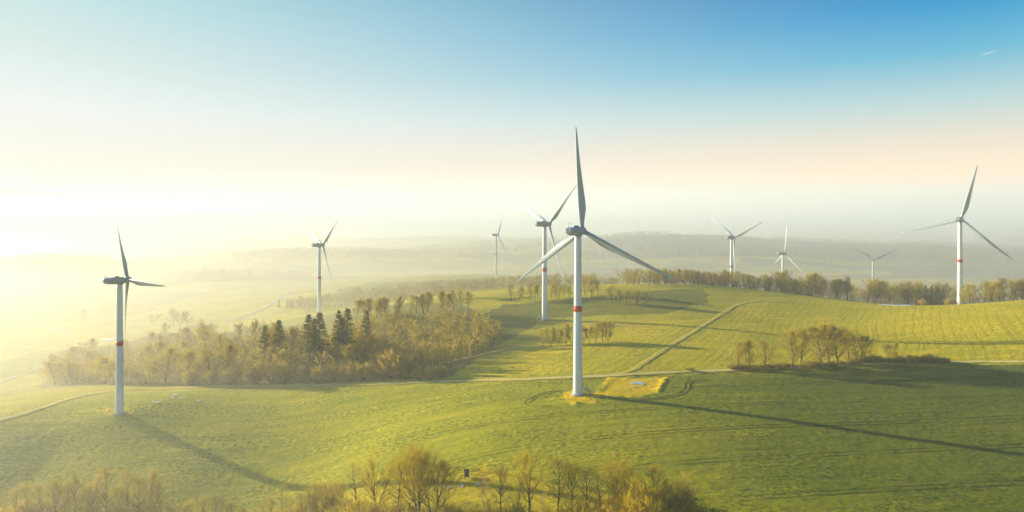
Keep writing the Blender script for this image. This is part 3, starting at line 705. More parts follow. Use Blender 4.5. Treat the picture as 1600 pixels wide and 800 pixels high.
def gen_conifer(seed, Ht=18., W=6., tw=.12, nb=9, nn=9):
    rg = np.random.RandomState(seed); big = [((0, 0, -.4), (0, 0, Ht*.5), .24, .14), ((0, 0, Ht*.5), (0, 0, Ht), .14, .02)]; fine = []
    z = Ht*.08
    while z < Ht*.99:
        t = z/Ht; Lb = W/2*(1-t)**.85*rg.uniform(.85, 1.12)+.15
        for i in range(nb):
            az = rg.rand()*6.28; L = Lb*rg.uniform(.7, 1.1); p = np.array([0, 0, z+rg.uniform(-.2, .2)])
            d = np.array([math.cos(az), math.sin(az), np.interp(t, [0, .6, 1], [-.28, .0, .8])]); d /= np.linalg.norm(d); q = p+d*L
            big.append((p, q, .03, .01))
            for m in range(nn):
                e0 = p+d*L*rg.uniform(.15, 1.); ed = rdir(rg, d, rg.uniform(.2, .9))+[0, 0, -.35]; ed /= np.linalg.norm(ed)
                fine.append((e0, e0+ed*rg.uniform(.35, .8)*(.5+.5*(1-t)), tw, tw*.25))
        z += Ht*.03*rg.uniform(.8, 1.2)
    return tubes(big, 4, rg), tubes(fine, 2, rg)
PROTO = {}
def proto(key, gen, twig, bark):
    T, Cr = gen
    tm = mesh_np(key+'_trunk', T[0], T[1]); tm.materials.append(bark)
    cm = mesh_np(key+'_crown', Cr[0], Cr[1]); cm.materials.append(twig)
    V, Q = joinVQ([T, Cr]); jm = mesh_np(key, V, Q); jm.materials.append(bark); jm.materials.append(twig)
    mi = np.zeros(len(Q), np.int32); mi[len(T[1]):] = 1; jm.polygons.foreach_set('material_index', mi)
    PROTO[key] = (tm, cm, jm, float(max(T[0][:, 2].max(), Cr[0][:, 2].max())), V, Q)
# near trees
proto('n1', gen_tree(11, 15, 12, 1, .2, 22, 7, 7, 3, .02, elev=(28, 66)), M_TWIG, M_BARK)
proto('n2', gen_tree(12, 15, 13, 3, .22, 26, 7, 7, 3, .02), M_TWIG, M_BARK)
proto('n3', gen_tree(13, 15, 11, 1, .3, 22, 7, 7, 3, .02, upw=.5), M_TWIG, M_BARK)
proto('n4', gen_tree(14, 15, 9, 1, .28, 18, 7, 7, 3, .019, upw=.25), M_DULL, M_BARK)
proto('n5', gen_tree(15, 15, 15, 4, .18, 32, 7, 7, 3, .02, upw=.4), M_TWIG, M_BARK)
proto('thin', gen_tree(16, 15, 6, 1, .3, 14, 5, 5, 3, .018), M_DULL, M_BARK)
proto('birch', gen_tree(17, 13, 4.8, 1, .3, 14, 5, 5, 3, .014, upw=.2, rs=.011), M_GOLD, M_BIRCH)
proto('gold', gen_bush(18, 7, 8, 60, 12, 6, .022), M_GOLD, M_BARK)
proto('bushg', gen_bush(19, 3.5, 4.5, 34, 10, 5, .02), M_GOLD, M_BARK)
proto('bushb', gen_bush(20, 3.5, 4.5, 34, 10, 5, .02), M_TWIG, M_BARK)
proto('bushd', gen_bush(21, 3.0, 4.5, 34, 10, 5, .03), M_DULL, M_BARK)
# trees of the middle distance and beyond: fewer, thicker twigs
for i in range(6):
    proto('m%d' % i, gen_tree(30+i, 15, [12, 13, 10, 16, 12, 9.5][i], [1, 1, 1, 4, 2, 1][i], [.12, .15, .2, .08, .12, .2][i], 24, 8, 8, 3, .034, elev=(28, 66)), M_TWIG_FAR, M_BARK)
for i in range(5):
    proto('f%d' % i, gen_tree(50+i, 15, [11.5, 9.5, 13, 10.5, 9][i], [1, 1, 2, 1, 1][i], [.22, .3, .2, .26, .32][i], 18, 7, 7, 1, .06), [M_TWIG_FAR, M_DULL, M_TWIG_FAR, M_DULL, M_TWIG][i], M_BARK)
for i in range(3): proto('c%d' % i, gen_conifer(70+i, 18, [6.5, 7.2, 5.8][i]), M_NEEDLE, M_BARK)
for i in range(3): proto('s%d' % i, gen_bush(80+i, 5, 6.5, 34, 9, 5, .05), [M_TWIG_FAR, M_TAWNY, M_DULL][i], M_BARK)

def plant(key, x, y, h, name, label, cat='tree', group=None, parts=False, sq=1., z=None, lean=0.):
    tm, cm, jm, ph = PROTO[key][:4]; s = h/ph
    z = float(H(x, y)[0]) if z is None else z
    if parts:
        root = bpy.data.objects.new(name, None); C.objects.link(root)
        a = link('trunk', tm, None, root); b = link('stems' if False else 'crown', cm, None, root)
    else: root = link(name, jm)
    root.location = (x, y, z-.05); root.scale = (s*sq, s*sq, s); root.rotation_euler = (lean*random.uniform(-1, 1), lean*random.uniform(-1, 1), random.uniform(0, 6.28))
    return tag(root, label, cat, group)
def plant_px(key, px, top, base, name, label, **kw):
    x, y, z = ground_at(px, base)
    return plant(key, x, y, (base-top)/F*y, name, label, z=z, **kw)

# --- foreground growth along the lower edge
G1 = 'bare trees along the near edge'
near = [
 ('n2', 590, 703, 800, 'bare_tree', 'bushy multi stemmed bare tree at left of the central near cluster', 1),
 ('n1', 622, 700, 803, 'bare_tree', 'dark trunked bare tree in the middle of the central near cluster', 1),
 ('n5', 655, 690, 812, 'bare_tree', 'tallest bare tree of the central near cluster with fanned reddish crown', 1),
 ('n2', 676, 706, 822, 'bare_tree', 'wide forked bare tree at right of the central near cluster, leaning to the meadow', 1.05),
 ('thin', 557, 722, 800, 'bare_tree', 'thin sparse bare tree just left of the central near cluster', 1),
 ('bushb', 515, 744, 812, 'shrub', 'round brown shrub left of the thin sparse tree', 1.0),
 ('n4', 490, 758, 822, 'bare_tree', 'low dull bare tree left of the round brown shrub', 1),
 ('thin', 440, 757, 815, 'bare_tree', 'small thin bare tree where the left turbine shadow ends', 1),
 ('birch', 757, 727, 800, 'birch_tree', 'pale stemmed young birch right of the hunting hide', 1),
 ('birch', 764, 730, 803, 'birch_tree', 'second pale birch stem beside the brown round crowned tree', .9),
 ('n4', 782, 729, 806, 'bare_tree', 'bare tree with round brown crown right of the birches', 1),
 ('n3', 829, 697, 812, 'bare_tree', 'tall golden crowned bare tree right of the hunting hide', 1),
 ('n4', 872, 712, 812, 'bare_tree', 'slim upright bare tree right of the tall golden crowned one', 1),
 ('birch', 850, 746, 806, 'birch_tree', 'small white birch stem beside the tall golden crowned tree', .9),
 ('n1', 893, 712, 812, 'bare_tree', 'grey brown bare tree between the slim one and the forked one', .9),
 ('thin', 940, 733, 812, 'bare_tree', 'two thin bare stems left of the forked tree', 1),
 ('n2', 962, 704, 800, 'bare_tree', 'broad forked bare tree left of the golden willow bush', 1),
 ('gold', 1003, 748, 835, 'shrub', 'large bright golden willow bush at the bottom edge', 1.0),
 ('n3', 1020, 724, 806, 'bare_tree', 'yellowish bare tree rising behind the golden willow bush', 1.15),
 ('bushd', 1050, 752, 812, 'shrub', 'dull olive shrub right of the golden willow bush', 1.2),
 ('birch', 1073, 733, 795, 'birch_tree', 'small golden twigged birch at right end of the near growth', 1.),
 ('n4', 1062, 752, 818, 'bare_tree', 'low twiggy bare tree at right end of the near growth', 1.2),
 ('bushg', 772, 785, 822, 'shrub', 'golden shrub under the birches right of the hunting hide', 1.1),
 ('bushb', 700, 785, 825, 'shrub', 'brown shrub in the yellow meadow below the puddles', 1.1),
 ('bushb', 900, 778, 832, 'shrub', 'pinkish brown shrub below the slim upright tree', 1.0),
 ('bushg', 862, 790, 830, 'shrub', 'low golden shrub below the small white birch stem', 1.1),
 ('bushd', 626, 785, 826, 'shrub', 'dark shrub at the feet of the central near cluster', 1.2),
 ('bushb', 545, 772, 825, 'shrub', 'brown shrub below the thin sparse tree', 1.2),
 ('bushg', 744, 790, 826, 'shrub', 'yellow shrub low in the meadow under the hide', 1.),
 ('n2', 985, 722, 815, 'bare_tree', 'leaning bare tree between the forked tree and the golden willow bush', 1),
 ('n4', 918, 728, 818, 'bare_tree', 'dull slender bare tree right of the grey brown one', .9),
 ('n1', 808, 738, 815, 'bare_tree', 'low brown bare tree just left of the tall golden crowned one', .8),
 ('bushg', 955, 775, 832, 'shrub', 'golden shrub left of the large willow bush', 1.3),
 ('bushb', 1090, 785, 828, 'shrub', 'reddish low shrub beyond the last small birch', 1.3),
]
for k, px, top, base, nm, lab, sq in near:
    plant_px(k, px, top-(9 if nm == 'bare_tree' else 4), base, nm, lab, cat='shrub' if nm == 'shrub' else 'tree', parts=True, sq=sq)
rl = random.Random(4)
for px, top in [(2, 752), (22, 744), (44, 738), (66, 745), (88, 742), (100, 736), (118, 733), (134, 741), (150, 736), (166, 729), (184, 740), (200, 733), (216, 738), (231, 729), (243, 745)]:
    plant_px(rl.choice(['n1', 'n3', 'n4', 'n3', 'n2']), px, top-rl.uniform(-4, 10), 830+rl.uniform(-8, 6), 'bare_tree', 'hazy bare tree in the thicket at bottom left', group='bare trees of the bottom left thicket', parts=True, sq=rl.uniform(.6, .85))
for px, top in [(262, 780), (300, 772), (322, 764), (336, 768), (352, 782), (384, 785), (398, 790), (412, 782), (250, 768), (283, 785), (366, 776), (455, 772), (470, 764), (270, 786), (292, 778), (344, 774), (374, 788), (425, 776), (447, 768), (484, 766)]:
    plant_px(rl.choice(['thin', 'n4', 'n1']), px, top, 825, 'bare_tree', 'small bare tree poking up from the bottom edge left of centre', group='small trees along the bottom edge', parts=True, sq=1.1)
for px, top in [(12, 780), (50, 775), (80, 785), (130, 778), (180, 782), (225, 776), (275, 795), (430, 790), (460, 782), (580, 775), (655, 790), (812, 788), (930, 780)]:
    plant_px(rl.choice(['bushb', 'bushd', 'bushb', 'bushg']), px, top, 832, 'shrub', 'low twiggy shrub among the near trees at the bottom edge', cat='shrub', group='low shrubs along the bottom edge', parts=True, sq=1.2)

# --- clump on the roadside at right
clump = [
 ('m5', 1153, 529, 577, 'leftmost bare tree of the roadside clump', .9), ('m2', 1171, 528, 577, 'slim bare tree second from left in the roadside clump', .8), ('m0', 1195, 531, 576, 'low broad bare tree left of the gap in the roadside clump', .95),
 ('m1', 1239, 507, 575, 'dense reddish bare tree at left of the main roadside group', .95), ('m5', 1252, 509, 573, 'slender bare tree behind the dense reddish one', .9),
 ('m0', 1281, 506, 572, 'bare tree with a pale dead stem in the roadside group', .9), ('m1', 1309, 497, 570, 'tallest bare tree of the roadside group', .95), ('m2', 1296, 503, 568, 'narrow bare tree left of the tallest roadside tree', .95), ('m0', 1326, 508, 567, 'bare tree just right of the tallest roadside tree', .9),
 ('m3', 1343, 518, 567, 'low spreading multi stemmed tree at right of the roadside group', 1.05), ('m4', 1392, 532, 565, 'small lone bare tree among the roadside shrubs', .9)]
for k, px, top, base, lab, sq in clump: plant_px(k, px, top-2, base, 'bare_tree', lab, parts=True, sq=sq*1.08)
plant_px('birch', 1285, 520, 572, 'birch_tree', 'pale leaning dead stem in the middle of the roadside group', parts=True, lean=.1)
for k, px, top, base, lab, sq in [('s2', 1362, 551, 567, 'dark round shrub right of the spreading roadside tree', 1.2), ('s2', 1455, 550, 567, 'dark round shrub at right end of the roadside hedge', 1.25), ('s2', 1432, 555, 567, 'low dark shrub left of the last round roadside shrub', 1.4), ('s0', 1410, 556, 567, 'low brown shrub below the small lone tree', 1.4), ('s2', 1474, 556, 567, 'small shrub ending the roadside hedge', 1.2), ('s0', 1180, 570, 579, 'brown undergrowth shrub under the left roadside trees', 1.6), ('s0', 1222, 568, 577, 'brown undergrowth shrub in the gap of the roadside clump', 1.6), ('s2', 1335, 558, 570, 'dark undergrowth shrub under the roadside group', 1.8), ('s0', 1265, 565, 575, 'brown undergrowth shrub under the dense reddish tree', 1.6), ('s2', 1300, 562, 573, 'grey undergrowth shrub under the tallest roadside tree', 1.6), ('s2', 1078, 572, 580, 'low dry shrub on the roadside left of the clump', 1.5)]:
    plant_px(k, px, top, base, 'shrub', lab, cat='shrub', sq=sq*1.25)
for px in range(1344, 1480, 9): plant_px(rl.choice(['s2', 's2', 's0']), px, 558+rl.uniform(-7, 5), 567, 'shrub', 'dark shrub in the low hedge along the road at right', cat='shrub', group='low hedge along the road', sq=1.45)
for px in range(1146, 1340, 12): plant_px(rl.choice(['s2', 's0', 's0']), px, 569-(px-1146)*.03+rl.uniform(-4, 2), 578-(px-1146)*.045, 'shrub', 'dry undergrowth shrub beneath the roadside trees', cat='shrub', group='undergrowth of the roadside clump', sq=1.9)
# --- short hedge row below the second turbine
for px, top, base in [(848, 512, 541), (860, 508, 540), (871, 507, 540), (884, 504, 539), (893, 502, 538), (912, 503, 537), (920, 500, 536), (931, 499, 535), (941, 497, 534), (950, 496, 534)]:
    plant_px(rl.choice(['f0', 'f2', 'm1', 'm4']), px, top, base, 'bare_tree', 'bare tree in the short row crossing behind the largest tower', group='short tree row behind the largest tower', sq=.85)
# --- row on the yellow edge behind the second turbine
for px, top, base in [(799, 441, 470), (812, 446, 471), (829, 441, 469), (836, 444, 468), (842, 442, 467), (861, 440, 466), (869, 444, 466), (873, 443, 466), (881, 441, 465), (890, 444, 466), (915, 430, 463), (925, 428, 463), (934, 437, 462), (948, 447, 474), (957, 443, 474), (968, 450, 476), (978, 452, 477), (995, 452, 478), (1008, 456, 478)]:
    plant_px(rl.choice(['f0', 'f1', 'f3', 'm2']), px, top, base, 'bare_tree', 'bare tree in the row on the yellow field edge behind the centre turbines', group='tree row behind the centre turbines', sq=.95)

# --- rows standing on and behind the hill crest
def row(pts, n, hrange, group, label, keys=('f0', 'f1', 'f2', 'f3', 'f4'), depth=14., name='bare_tree'):
    P = np.array(pts, float); s = np.r_[0, np.cumsum(np.linalg.norm(np.diff(P, axis=0), axis=1))]
    for i in range(n):
        t = (i+rl.random())/n*s[-1]
        x = np.interp(t, s, P[:, 0])+rl.uniform(-1, 1)*depth; y = np.interp(t, s, P[:, 1])+rl.uniform(-1, 1)*depth
        plant(rl.choice(keys), x, y, rl.uniform(*hrange), name, label, group=group, sq=rl.uniform(.85, 1.1))
row([flat(980, 540, 0), flat(1060, 545, 0), flat(1130, 540, 0)], 26, (9.5, 14.5), 'trees on the hill crest', 'bare tree in the sunlit row on the hill crest right of centre', depth=7)
row([flat(1130, 548, 0), flat(1200, 545, 0), flat(1260, 550, 0)], 36, (11, 16.5), 'trees on the hill crest', 'bare tree in the sunlit row on the hill crest right of centre', depth=10)
row([flat(1225, 560, 0), flat(1300, 560, 0), flat(1400, 560, 0), flat(1440, 560, 0)], 40, (17, 24), 'trees in the dip beyond the upper field', 'bare tree in the long belt behind the upper field at right', depth=16)
row([flat(1380, 570, 0), flat(1490, 575, 0)], 14, (21, 25), 'trees in the dip beyond the upper field', 'bare tree in the long belt behind the upper field at right', depth=14)
row([flat(1512, 462, 0), flat(1560, 455, 0), flat(1640, 450, 0)], 17, (13.5, 18.5), 'trees by the far right turbine', 'bare tree in the group beside the tower at far right', ('m0', 'm1', 'm2', 'm4', 'f0'), depth=9)
for i in range(9):
    px = rl.uniform(1428, 1474); D = rl.uniform(500, 530)
    x = (px-800)/F*D; h = 18.5-abs(px-1445)*.1; plant(rl.choice(['c0', 'c1', 'c2']), x, D, h*rl.uniform(.85, 1), 'conifer_tree', 'dark conifer in the low dark patch left of the far right tower', group='dark conifers near the far right tower', sq=1.5)
for i, px in enumerate((1441, 1482, 1489)):
    D = 462; plant('s1', (px-800)/F*D, D, 6, 'shrub', ['brown shrub before the dark conifer patch', 'small brown shrub just left of the far right tower', 'second brown shrub touching the far right tower'][i], cat='shrub')

# --- ridge row and valley wood
row(gpts([(562, 497), (600, 496), (650, 492), (700, 486), (728, 484)]), 24, (13, 17), 'trees on the ridge left of centre', 'bare tree in the close row on the ridge above the valley wood', ('f0', 'f1', 'f3', 'm2', 'm5'), depth=5)
wood_poly = gpts([(66, 598), (95, 570), (150, 556), (240, 548), (340, 546), (440, 540), (520, 530), (570, 515), (640, 512), (720, 508), (765, 520), (782, 540), (740, 560), (690, 580), (600, 590), (420, 598), (300, 601), (180, 602)])
xs, ys = wood_poly[:, 0], wood_poly[:, 1]
conif = [(481, 490, 575), (497, 487, 580), (489, 497, 584), (531, 484, 575), (541, 481, 572), (571, 484, 558), (536, 496, 580), (436, 499, 582), (412, 508, 586)]
cl = ['dark spruce at the left of the spruce group below the fourth turbine', 'dark spruce under the foot of the tower behind the wood', 'tall dark spruce just right of the tower behind the wood']
for i, (px, top, base) in enumerate(conif):
    lab = 'tall dark spruce among the bare trees of the valley wood'
    plant_px(['c0', 'c1', 'c2'][i % 3], px, top, base, 'conifer_tree', lab, group='dark spruces in the valley wood', sq=rl.uniform(1.25, 1.7), lean=.03)
cnt = 0; taken = []; woods_extra = []
while cnt < 80:
    x = rl.uniform(xs.min(), xs.max()); y = rl.uniform(ys.min(), ys.max())
    if not in_poly(np.array([x]), np.array([y]), wood_poly)[0]: continue
    if any((x-a)**2+(y-b)**2 < 12 for a, b in taken): continue
    taken.append((x, y)); cnt += 1
    px = 800+F*x/y
    h = np.interp(px, [60, 200, 300, 450, 560, 640, 690, 800], [15, 19, 21, 22, 17, 12, 10, 11])*rl.uniform(.8, 1.1)
    z = float(H(x, y)[0])
    # the wood edge towards the road is lower
    plant(rl.choice(['f0', 'f1', 'f2', 'f3', 'f4', 'm0', 'm2']), x, y, h, 'bare_tree', 'hazy brown bare tree in the valley wood left of centre', group='bare trees of the valley wood', z=z)
for px, top, base, k in [(425, 553, 597, 's1'), (440, 560, 599, 's0'), (470, 566, 598, 's1'), (548, 560, 595, 's1'), (570, 562, 594, 's0'), (600, 543, 590, 's1'), (615, 541, 590, 's1'), (628, 548, 590, 's0'), (655, 567, 594, 's2'), (672, 568, 593, 's0'), (690, 568, 590, 's2'), (640, 560, 592, 's2'), (520, 570, 597, 's2'), (500, 567, 598, 's0'), (400, 572, 600, 's2'), (360, 570, 601, 's0'), (330, 575, 602, 's2'), (300, 572, 602, 's0'), (740, 498, 540, 'f0'), (752, 500, 545, 'f2'), (768, 502, 548, 'f3')]:
    if k[0] == 's': plant_px(k, px, top, base, 'shrub', 'tawny shrub on the roadside edge of the valley wood', cat='shrub', group='shrubs edging the valley wood', sq=1.0)
    else: plant_px(k, px, top, base, 'bare_tree', 'bare tree at the right end of the valley wood', group='right end of the valley wood', sq=1.2)

# --- far woods: masses of trees nobody could count
def tiny_tree(seed, n=46):
    rg = np.random.RandomState(seed); segs = [((0, 0, -.5), (0, 0, 8), .28, .14)]
    for i in range(n):
        a = rg.rand()*6.28; z = rg.uniform(3.5, 13.5); w = 4.2*math.sin(math.pi*min(1, (z-1.5)/13.5))**.7
        p = np.array([math.cos(a)*w*rg.rand()*.6, math.sin(a)*w*rg.rand()*.6, z-1.5]); d = rdir(rg, np.array([math.cos(a), math.sin(a), 1.2]), rg.uniform(0, .6))
        segs.append((p, p+d*rg.uniform(1.6, 3.4), .17, .07))
    return tubes(segs, 2, rg)
TINY = [tiny_tree(i) for i in range(8)]
def woods(name, pos, hr, label, mat, seed):
    rg = np.random.RandomState(seed); parts = []
    zz = H(pos[:, 0], pos[:, 1])
    for (x, y), z in zip(pos, zz):
        v, q = TINY[rg.randint(8)]; s = rg.uniform(*hr)/15; a = rg.rand()*6.28
        c, sn = math.cos(a), math.sin(a)
        w = np.stack([v[:, 0]*c-v[:, 1]*sn, v[:, 0]*sn+v[:, 1]*c, v[:, 2]], 1)*[s*1.25, s*1.25, s]+[x, y, z]
        parts.append((w, q))
    V, Q = joinVQ(parts)
    return tag(link(name, mesh_np(name, V, Q), mat), label, 'woods', kind='stuff')
def scatter(poly_flat, n, seed, thr=.0, sc=200.):
    P = np.array(poly_flat, float)[:, :2]; rg = np.random.RandomState(seed); out = []
    while len(out) < n:
        x = rg.uniform(P[:, 0].min(), P[:, 0].max(), 4000); y = rg.uniform(P[:, 1].min(), P[:, 1].max(), 4000)
        k = in_poly(x, y, P)
        if thr: k &= fbm(x/sc+seed, y/sc*1.7, 3) > thr
        out += list(zip(x[k], y[k]))
    return np.array(out[:n])
woods('valley_woods', scatter(wood_poly, 760, 1), (9, 17), 'dim brown understorey filling the valley wood', M_TWIG_FAR, 1)
woods('ridge_woods', scatter([flat(560, 1560, 0), flat(1700, 1480, 0), flat(1900, 2200, 0), flat(560, 2300, 0)], 5200, 2, .43), (11, 17), 'blue grey forest covering the long far ridge at right', M_WOODS, 2)
woods('middle_woods', scatter([flat(440, 640, 0), flat(600, 590, 0), flat(730, 590, 0), flat(790, 600, 0), flat(1000, 640, 0), flat(1000, 700, 0), flat(760, 720, 0), flat(620, 750, 0), flat(470, 700, 0)], 520, 3, .36, 60), (10, 15), 'brown wood belt behind the ridge row and centre turbines', M_WOODS, 3)
woods('crest_woods', np.vstack([scatter([flat(960, 575, 0), flat(1150, 562, 0), flat(1270, 570, 0), flat(1270, 600, 0), flat(1130, 600, 0), flat(960, 610, 0)], 260, 14), scatter([flat(1230, 575, 0), flat(1500, 585, 0), flat(1700, 520, 0), flat(1760, 600, 0), flat(1500, 680, 0), flat(1230, 660, 0)], 420, 4, .3, 60)]), (10, 18), 'brown wood behind the belt at the upper field', M_WOODS, 4)
woods('hazy_woods', np.vstack([scatter([flat(-60, 1300, 0), flat(160, 1350, 0), flat(180, 1650, 0), flat(-100, 1700, 0)], 500, 5, .4), scatter([flat(250, 1150, 0), flat(430, 1180, 0), flat(560, 1240, 0), flat(420, 1260, 0), flat(260, 1200, 0)], 190, 6), scatter([flat(380, 1500, 0), flat(640, 1600, 0), flat(660, 1900, 0), flat(350, 1900, 0)], 800, 7, .47), scatter([flat(-100, 2100, 0), flat(800, 2400, 0), flat(900, 3200, 0), flat(-200, 3200, 0)], 1500, 8, .52)]), (10, 16), 'faint woods lost in the bright haze at left', M_WOODS, 5)
# lone trees of the hazy valley
for px, top, base, k in [(128, 482, 502, 'f0'), (240, 486, 508, 'f2'), (272, 480, 508, 'f0'), (281, 479, 510, 'f2'), (292, 484, 511, 'f0'), (258, 503, 530, 'f3'), (310, 497, 525, 'f0'), (325, 498, 527, 'f2'), (30, 495, 508, 'f2')]:
    plant_px(k, px, top, base, 'bare_tree', 'faint bare tree standing in the hazy valley meadow', group='lone trees of the hazy valley', sq=1.2)
for px in (436, 449, 453, 457, 467): plant_px('c0', px, 466, 481, 'conifer_tree', 'small hazy conifer in the valley left of the fourth tower', group='small conifers in the valley', sq=1.3)

# ------------------------------------------------------------------ hunting hide in the meadow
def hide():
    x, y, z = ground_at(729, 748)
    r = bpy.data.objects.new('hunting_hide', None); C.objects.link(r); r.location = (x, y, z); r.rotation_euler = (0, 0, .25)
    tag(r, 'small dark wooden hunting hide on short legs in the yellow meadow', 'hunting hide')
    b = MB()
    b.box((0, .57, 1.55), (1.3, .06, 1.6)); b.box((-.62, 0, 1.55), (.06, 1.08, 1.6)); b.box((.62, 0, 1.55), (.06, 1.08, 1.6)); b.box((0, -.57, 1.2), (1.3, .06, .9)); b.box((0, -.57, 2.2), (1.3, .06, .3)); b.box((0, 0, .77), (1.18, 1.08, .05))
    link('cabin', b.mesh('cabin'), M_WOOD, r)
    link('roof', MB().loft([[(-.8, -.85, 2.37), (.8, -.85, 2.37), (.8, .8, 2.58), (-.8, .8, 2.58)], [(-.8, -.85, 2.44), (.8, -.85, 2.44), (.8, .8, 2.65), (-.8, .8, 2.65)]]).mesh('roof'), M_DARK, r)
    for sx in (-1, 1):
        for sy in (-1, 1): link('leg', MB().tube((sx*.72, sy*.66, -.3), (sx*.55, sy*.5, .74), .06).mesh('leg'), M_WOOD, r)
    link('ladder', MB().tube((-.2, -1.2, -.2), (-.2, -.62, .8), .035).tube((.2, -1.2, -.2), (.2, -.62, .8), .035).tube((-.2, -1.05, .1), (.2, -1.05, .1), .03).tube((-.2, -.85, .42), (.2, -.85, .42), .03).mesh('ladder'), M_WOOD, r)
hide()

# ------------------------------------------------------------------ aircraft and its short trail, high on the right
def jet():
    D = 30000.; P = lambda px, py, d=D: Vector(((px-800)/F*d, d, CAM_Z+(HY-py)/F*d))
    a, b = P(1535.5, 85.5), P(1561, 77.5, D*1.02)
    d = (b-a).normalized()
    m, nt, bs = new_mat('white_vapour'); bs.inputs['Base Color'].default_value = (.9, .88, .86, 1); bs.inputs['Roughness'].default_value = 1.
    tc = N(nt, 'ShaderNodeAttribute', attribute_name='fade').outputs['Fac']
    tr = N(nt, 'ShaderNodeBsdfTransparent'); mx = N(nt, 'ShaderNodeMixShader'); nt.links.new(tc, mx.inputs[0]); nt.links.new(tr.outputs[0], mx.inputs[1]); tl = N(nt, 'ShaderNodeBsdfTranslucent'); tl.inputs[0].default_value = (.95, .93, .9, 1); m2 = N(nt, 'ShaderNodeMixShader'); nt.links.new(bs.outputs[0], m2.inputs[1]); nt.links.new(tl.outputs[0], m2.inputs[2]); nt.links.new(m2.outputs[0], mx.inputs[2]); nt.links.new(mx.outputs[0], nt.nodes['Material Output'].inputs[0])
    k = 8; rings = []; up = d.orthogonal().normalized(); sd = d.cross(up); V = []; fd = []
    for i in range(25):
        t = i/24; c = a.lerp(b, .03+.97*t); r = 9+16*t
        for j in range(k): V.append(c+(up*math.cos(2*math.pi*j/k)+sd*math.sin(2*math.pi*j/k))*r); fd.append(.5*(1-t)**1.3)
    Fc = [(i*k+j, i*k+(j+1) % k, (i+1)*k+(j+1) % k, (i+1)*k+j) for i in range(24) for j in range(k)]
    me = bpy.data.meshes.new('vapour_trail'); me.from_pydata([tuple(v) for v in V], [], Fc); me.update()
    at = me.attributes.new('fade', 'FLOAT', 'POINT'); at.data.foreach_set('value', np.array(fd, np.float32))
    tag(link('vapour_trail', me, m), 'short white vapour trail fading out high in the blue sky', 'vapour trail')
    h = -d; h.z = 0; h.normalize(); s = Vector((h.y, -h.x, 0))
    r = bpy.data.objects.new('airliner', None); C.objects.link(r); r.location = a; tag(r, 'tiny white airliner at the lower end of the vapour trail', 'airliner')
    mb = MB(); L = 34
    prof = [(-L, .6), (-L*.75, 2.2), (-L*.4, 2.9), (L*.5, 2.9), (L*.85, 2.2), (L, .3)]
    mb.loft([[h*y_+s*(rr*math.cos(2*math.pi*i/12))+Vector((0, 0, rr*math.sin(2*math.pi*i/12))) for i in range(12)] for y_, rr in prof])
    link('fuselage', mb.mesh('fuselage', True), M_WHITE, r)
    for sg in (-1, 1):
        w = [h*8+s*sg*2, h*-4+s*sg*2, h*-11+s*sg*31, h*-7+s*sg*31]; t_ = Vector((0, 0, .5))
        link('wing', MB().loft([[p-t_ for p in w], [p+t_ for p in w]]).mesh('wing'), M_WHITE, r)
    f = [h*-22, h*-33, h*-35+Vector((0, 0, 10)), h*-30+Vector((0, 0, 10))]
    link('tail_fin', MB().loft([[p-s*.3 for p in f], [p+s*.3 for p in f]]).mesh('tail_fin'), M_WHITE, r)
jet()

# ------------------------------------------------------------------ light, sky and haze
sd = Vector((math.sin(R(SUN_AZ))*math.cos(R(SUN_EL)), math.cos(R(SUN_AZ))*math.cos(R(SUN_EL)), math.sin(R(SUN_EL))))
sl = bpy.data.lights.new('sun', 'SUN'); sl.energy = 10.5; sl.angle = R(.53); sl.color = (1., .87, .60)
so = bpy.data.objects.new('sun', sl); C.objects.link(so); so.rotation_euler = sd.to_track_quat('Z', 'Y').to_euler(); so.location = (-300, 200, 300)

w = bpy.data.worlds.new('World'); scene.world = w; w.use_nodes = True
nt = w.node_tree; bg = nt.nodes['Background']
sky = N(nt, 'ShaderNodeTexSky'); sky.sky_type = 'NISHITA'; sky.sun_disc = False
sky.sun_elevation = R(SUN_EL); sky.sun_rotation = R(SUN_AZ); sky.altitude = 400; sky.air_density = 1.0; sky.dust_density = 2.0; sky.ozone_density = 2.0
dirv = N(nt, 'ShaderNodeTexCoord').outputs['Generated']
nz = N(nt, 'ShaderNodeVectorMath', operation='NORMALIZE'); nt.links.new(dirv, nz.inputs[0])
sx = N(nt, 'ShaderNodeSeparateXYZ'); nt.links.new(nz.outputs[0], sx.inputs[0])
el = math_n(nt, 'DIVIDE', math_n(nt, 'ARCSINE', sx.outputs[2]), R(40))
hv = N(nt, 'ShaderNodeCombineXYZ'); nt.links.new(sx.outputs[0], hv.inputs[0]); nt.links.new(sx.outputs[1], hv.inputs[1])
hn = N(nt, 'ShaderNodeVectorMath', operation='NORMALIZE'); nt.links.new(hv.outputs[0], hn.inputs[0])
dp = N(nt, 'ShaderNodeVectorMath', operation='DOT_PRODUCT'); nt.links.new(hn.outputs[0], dp.inputs[0])
dp.inputs[1].default_value = (math.sin(R(SUN_AZ)), math.cos(R(SUN_AZ)), 0)
t = mrange(nt, dp.outputs['Value'], -.12, .97, 0, 1, False); t = math_n(nt, 'POWER', t, 1.3)
E = lambda d: d/40
away = ramp(nt, el, [(E(0), lin(222, 228, 236)), (E(1.4), (.98, .86, .76)), (E(3.2), (1.08, .89, .66)), (E(5.6), lin(240, 231, 212)), (E(8.5), lin(190, 220, 222)), (E(12), lin(108, 190, 220)), (E(15.5), lin(44, 156, 212)), (E(19), lin(6, 122, 192)), (E(24), lin(4, 76, 160)), (E(40), lin(10, 62, 135))])
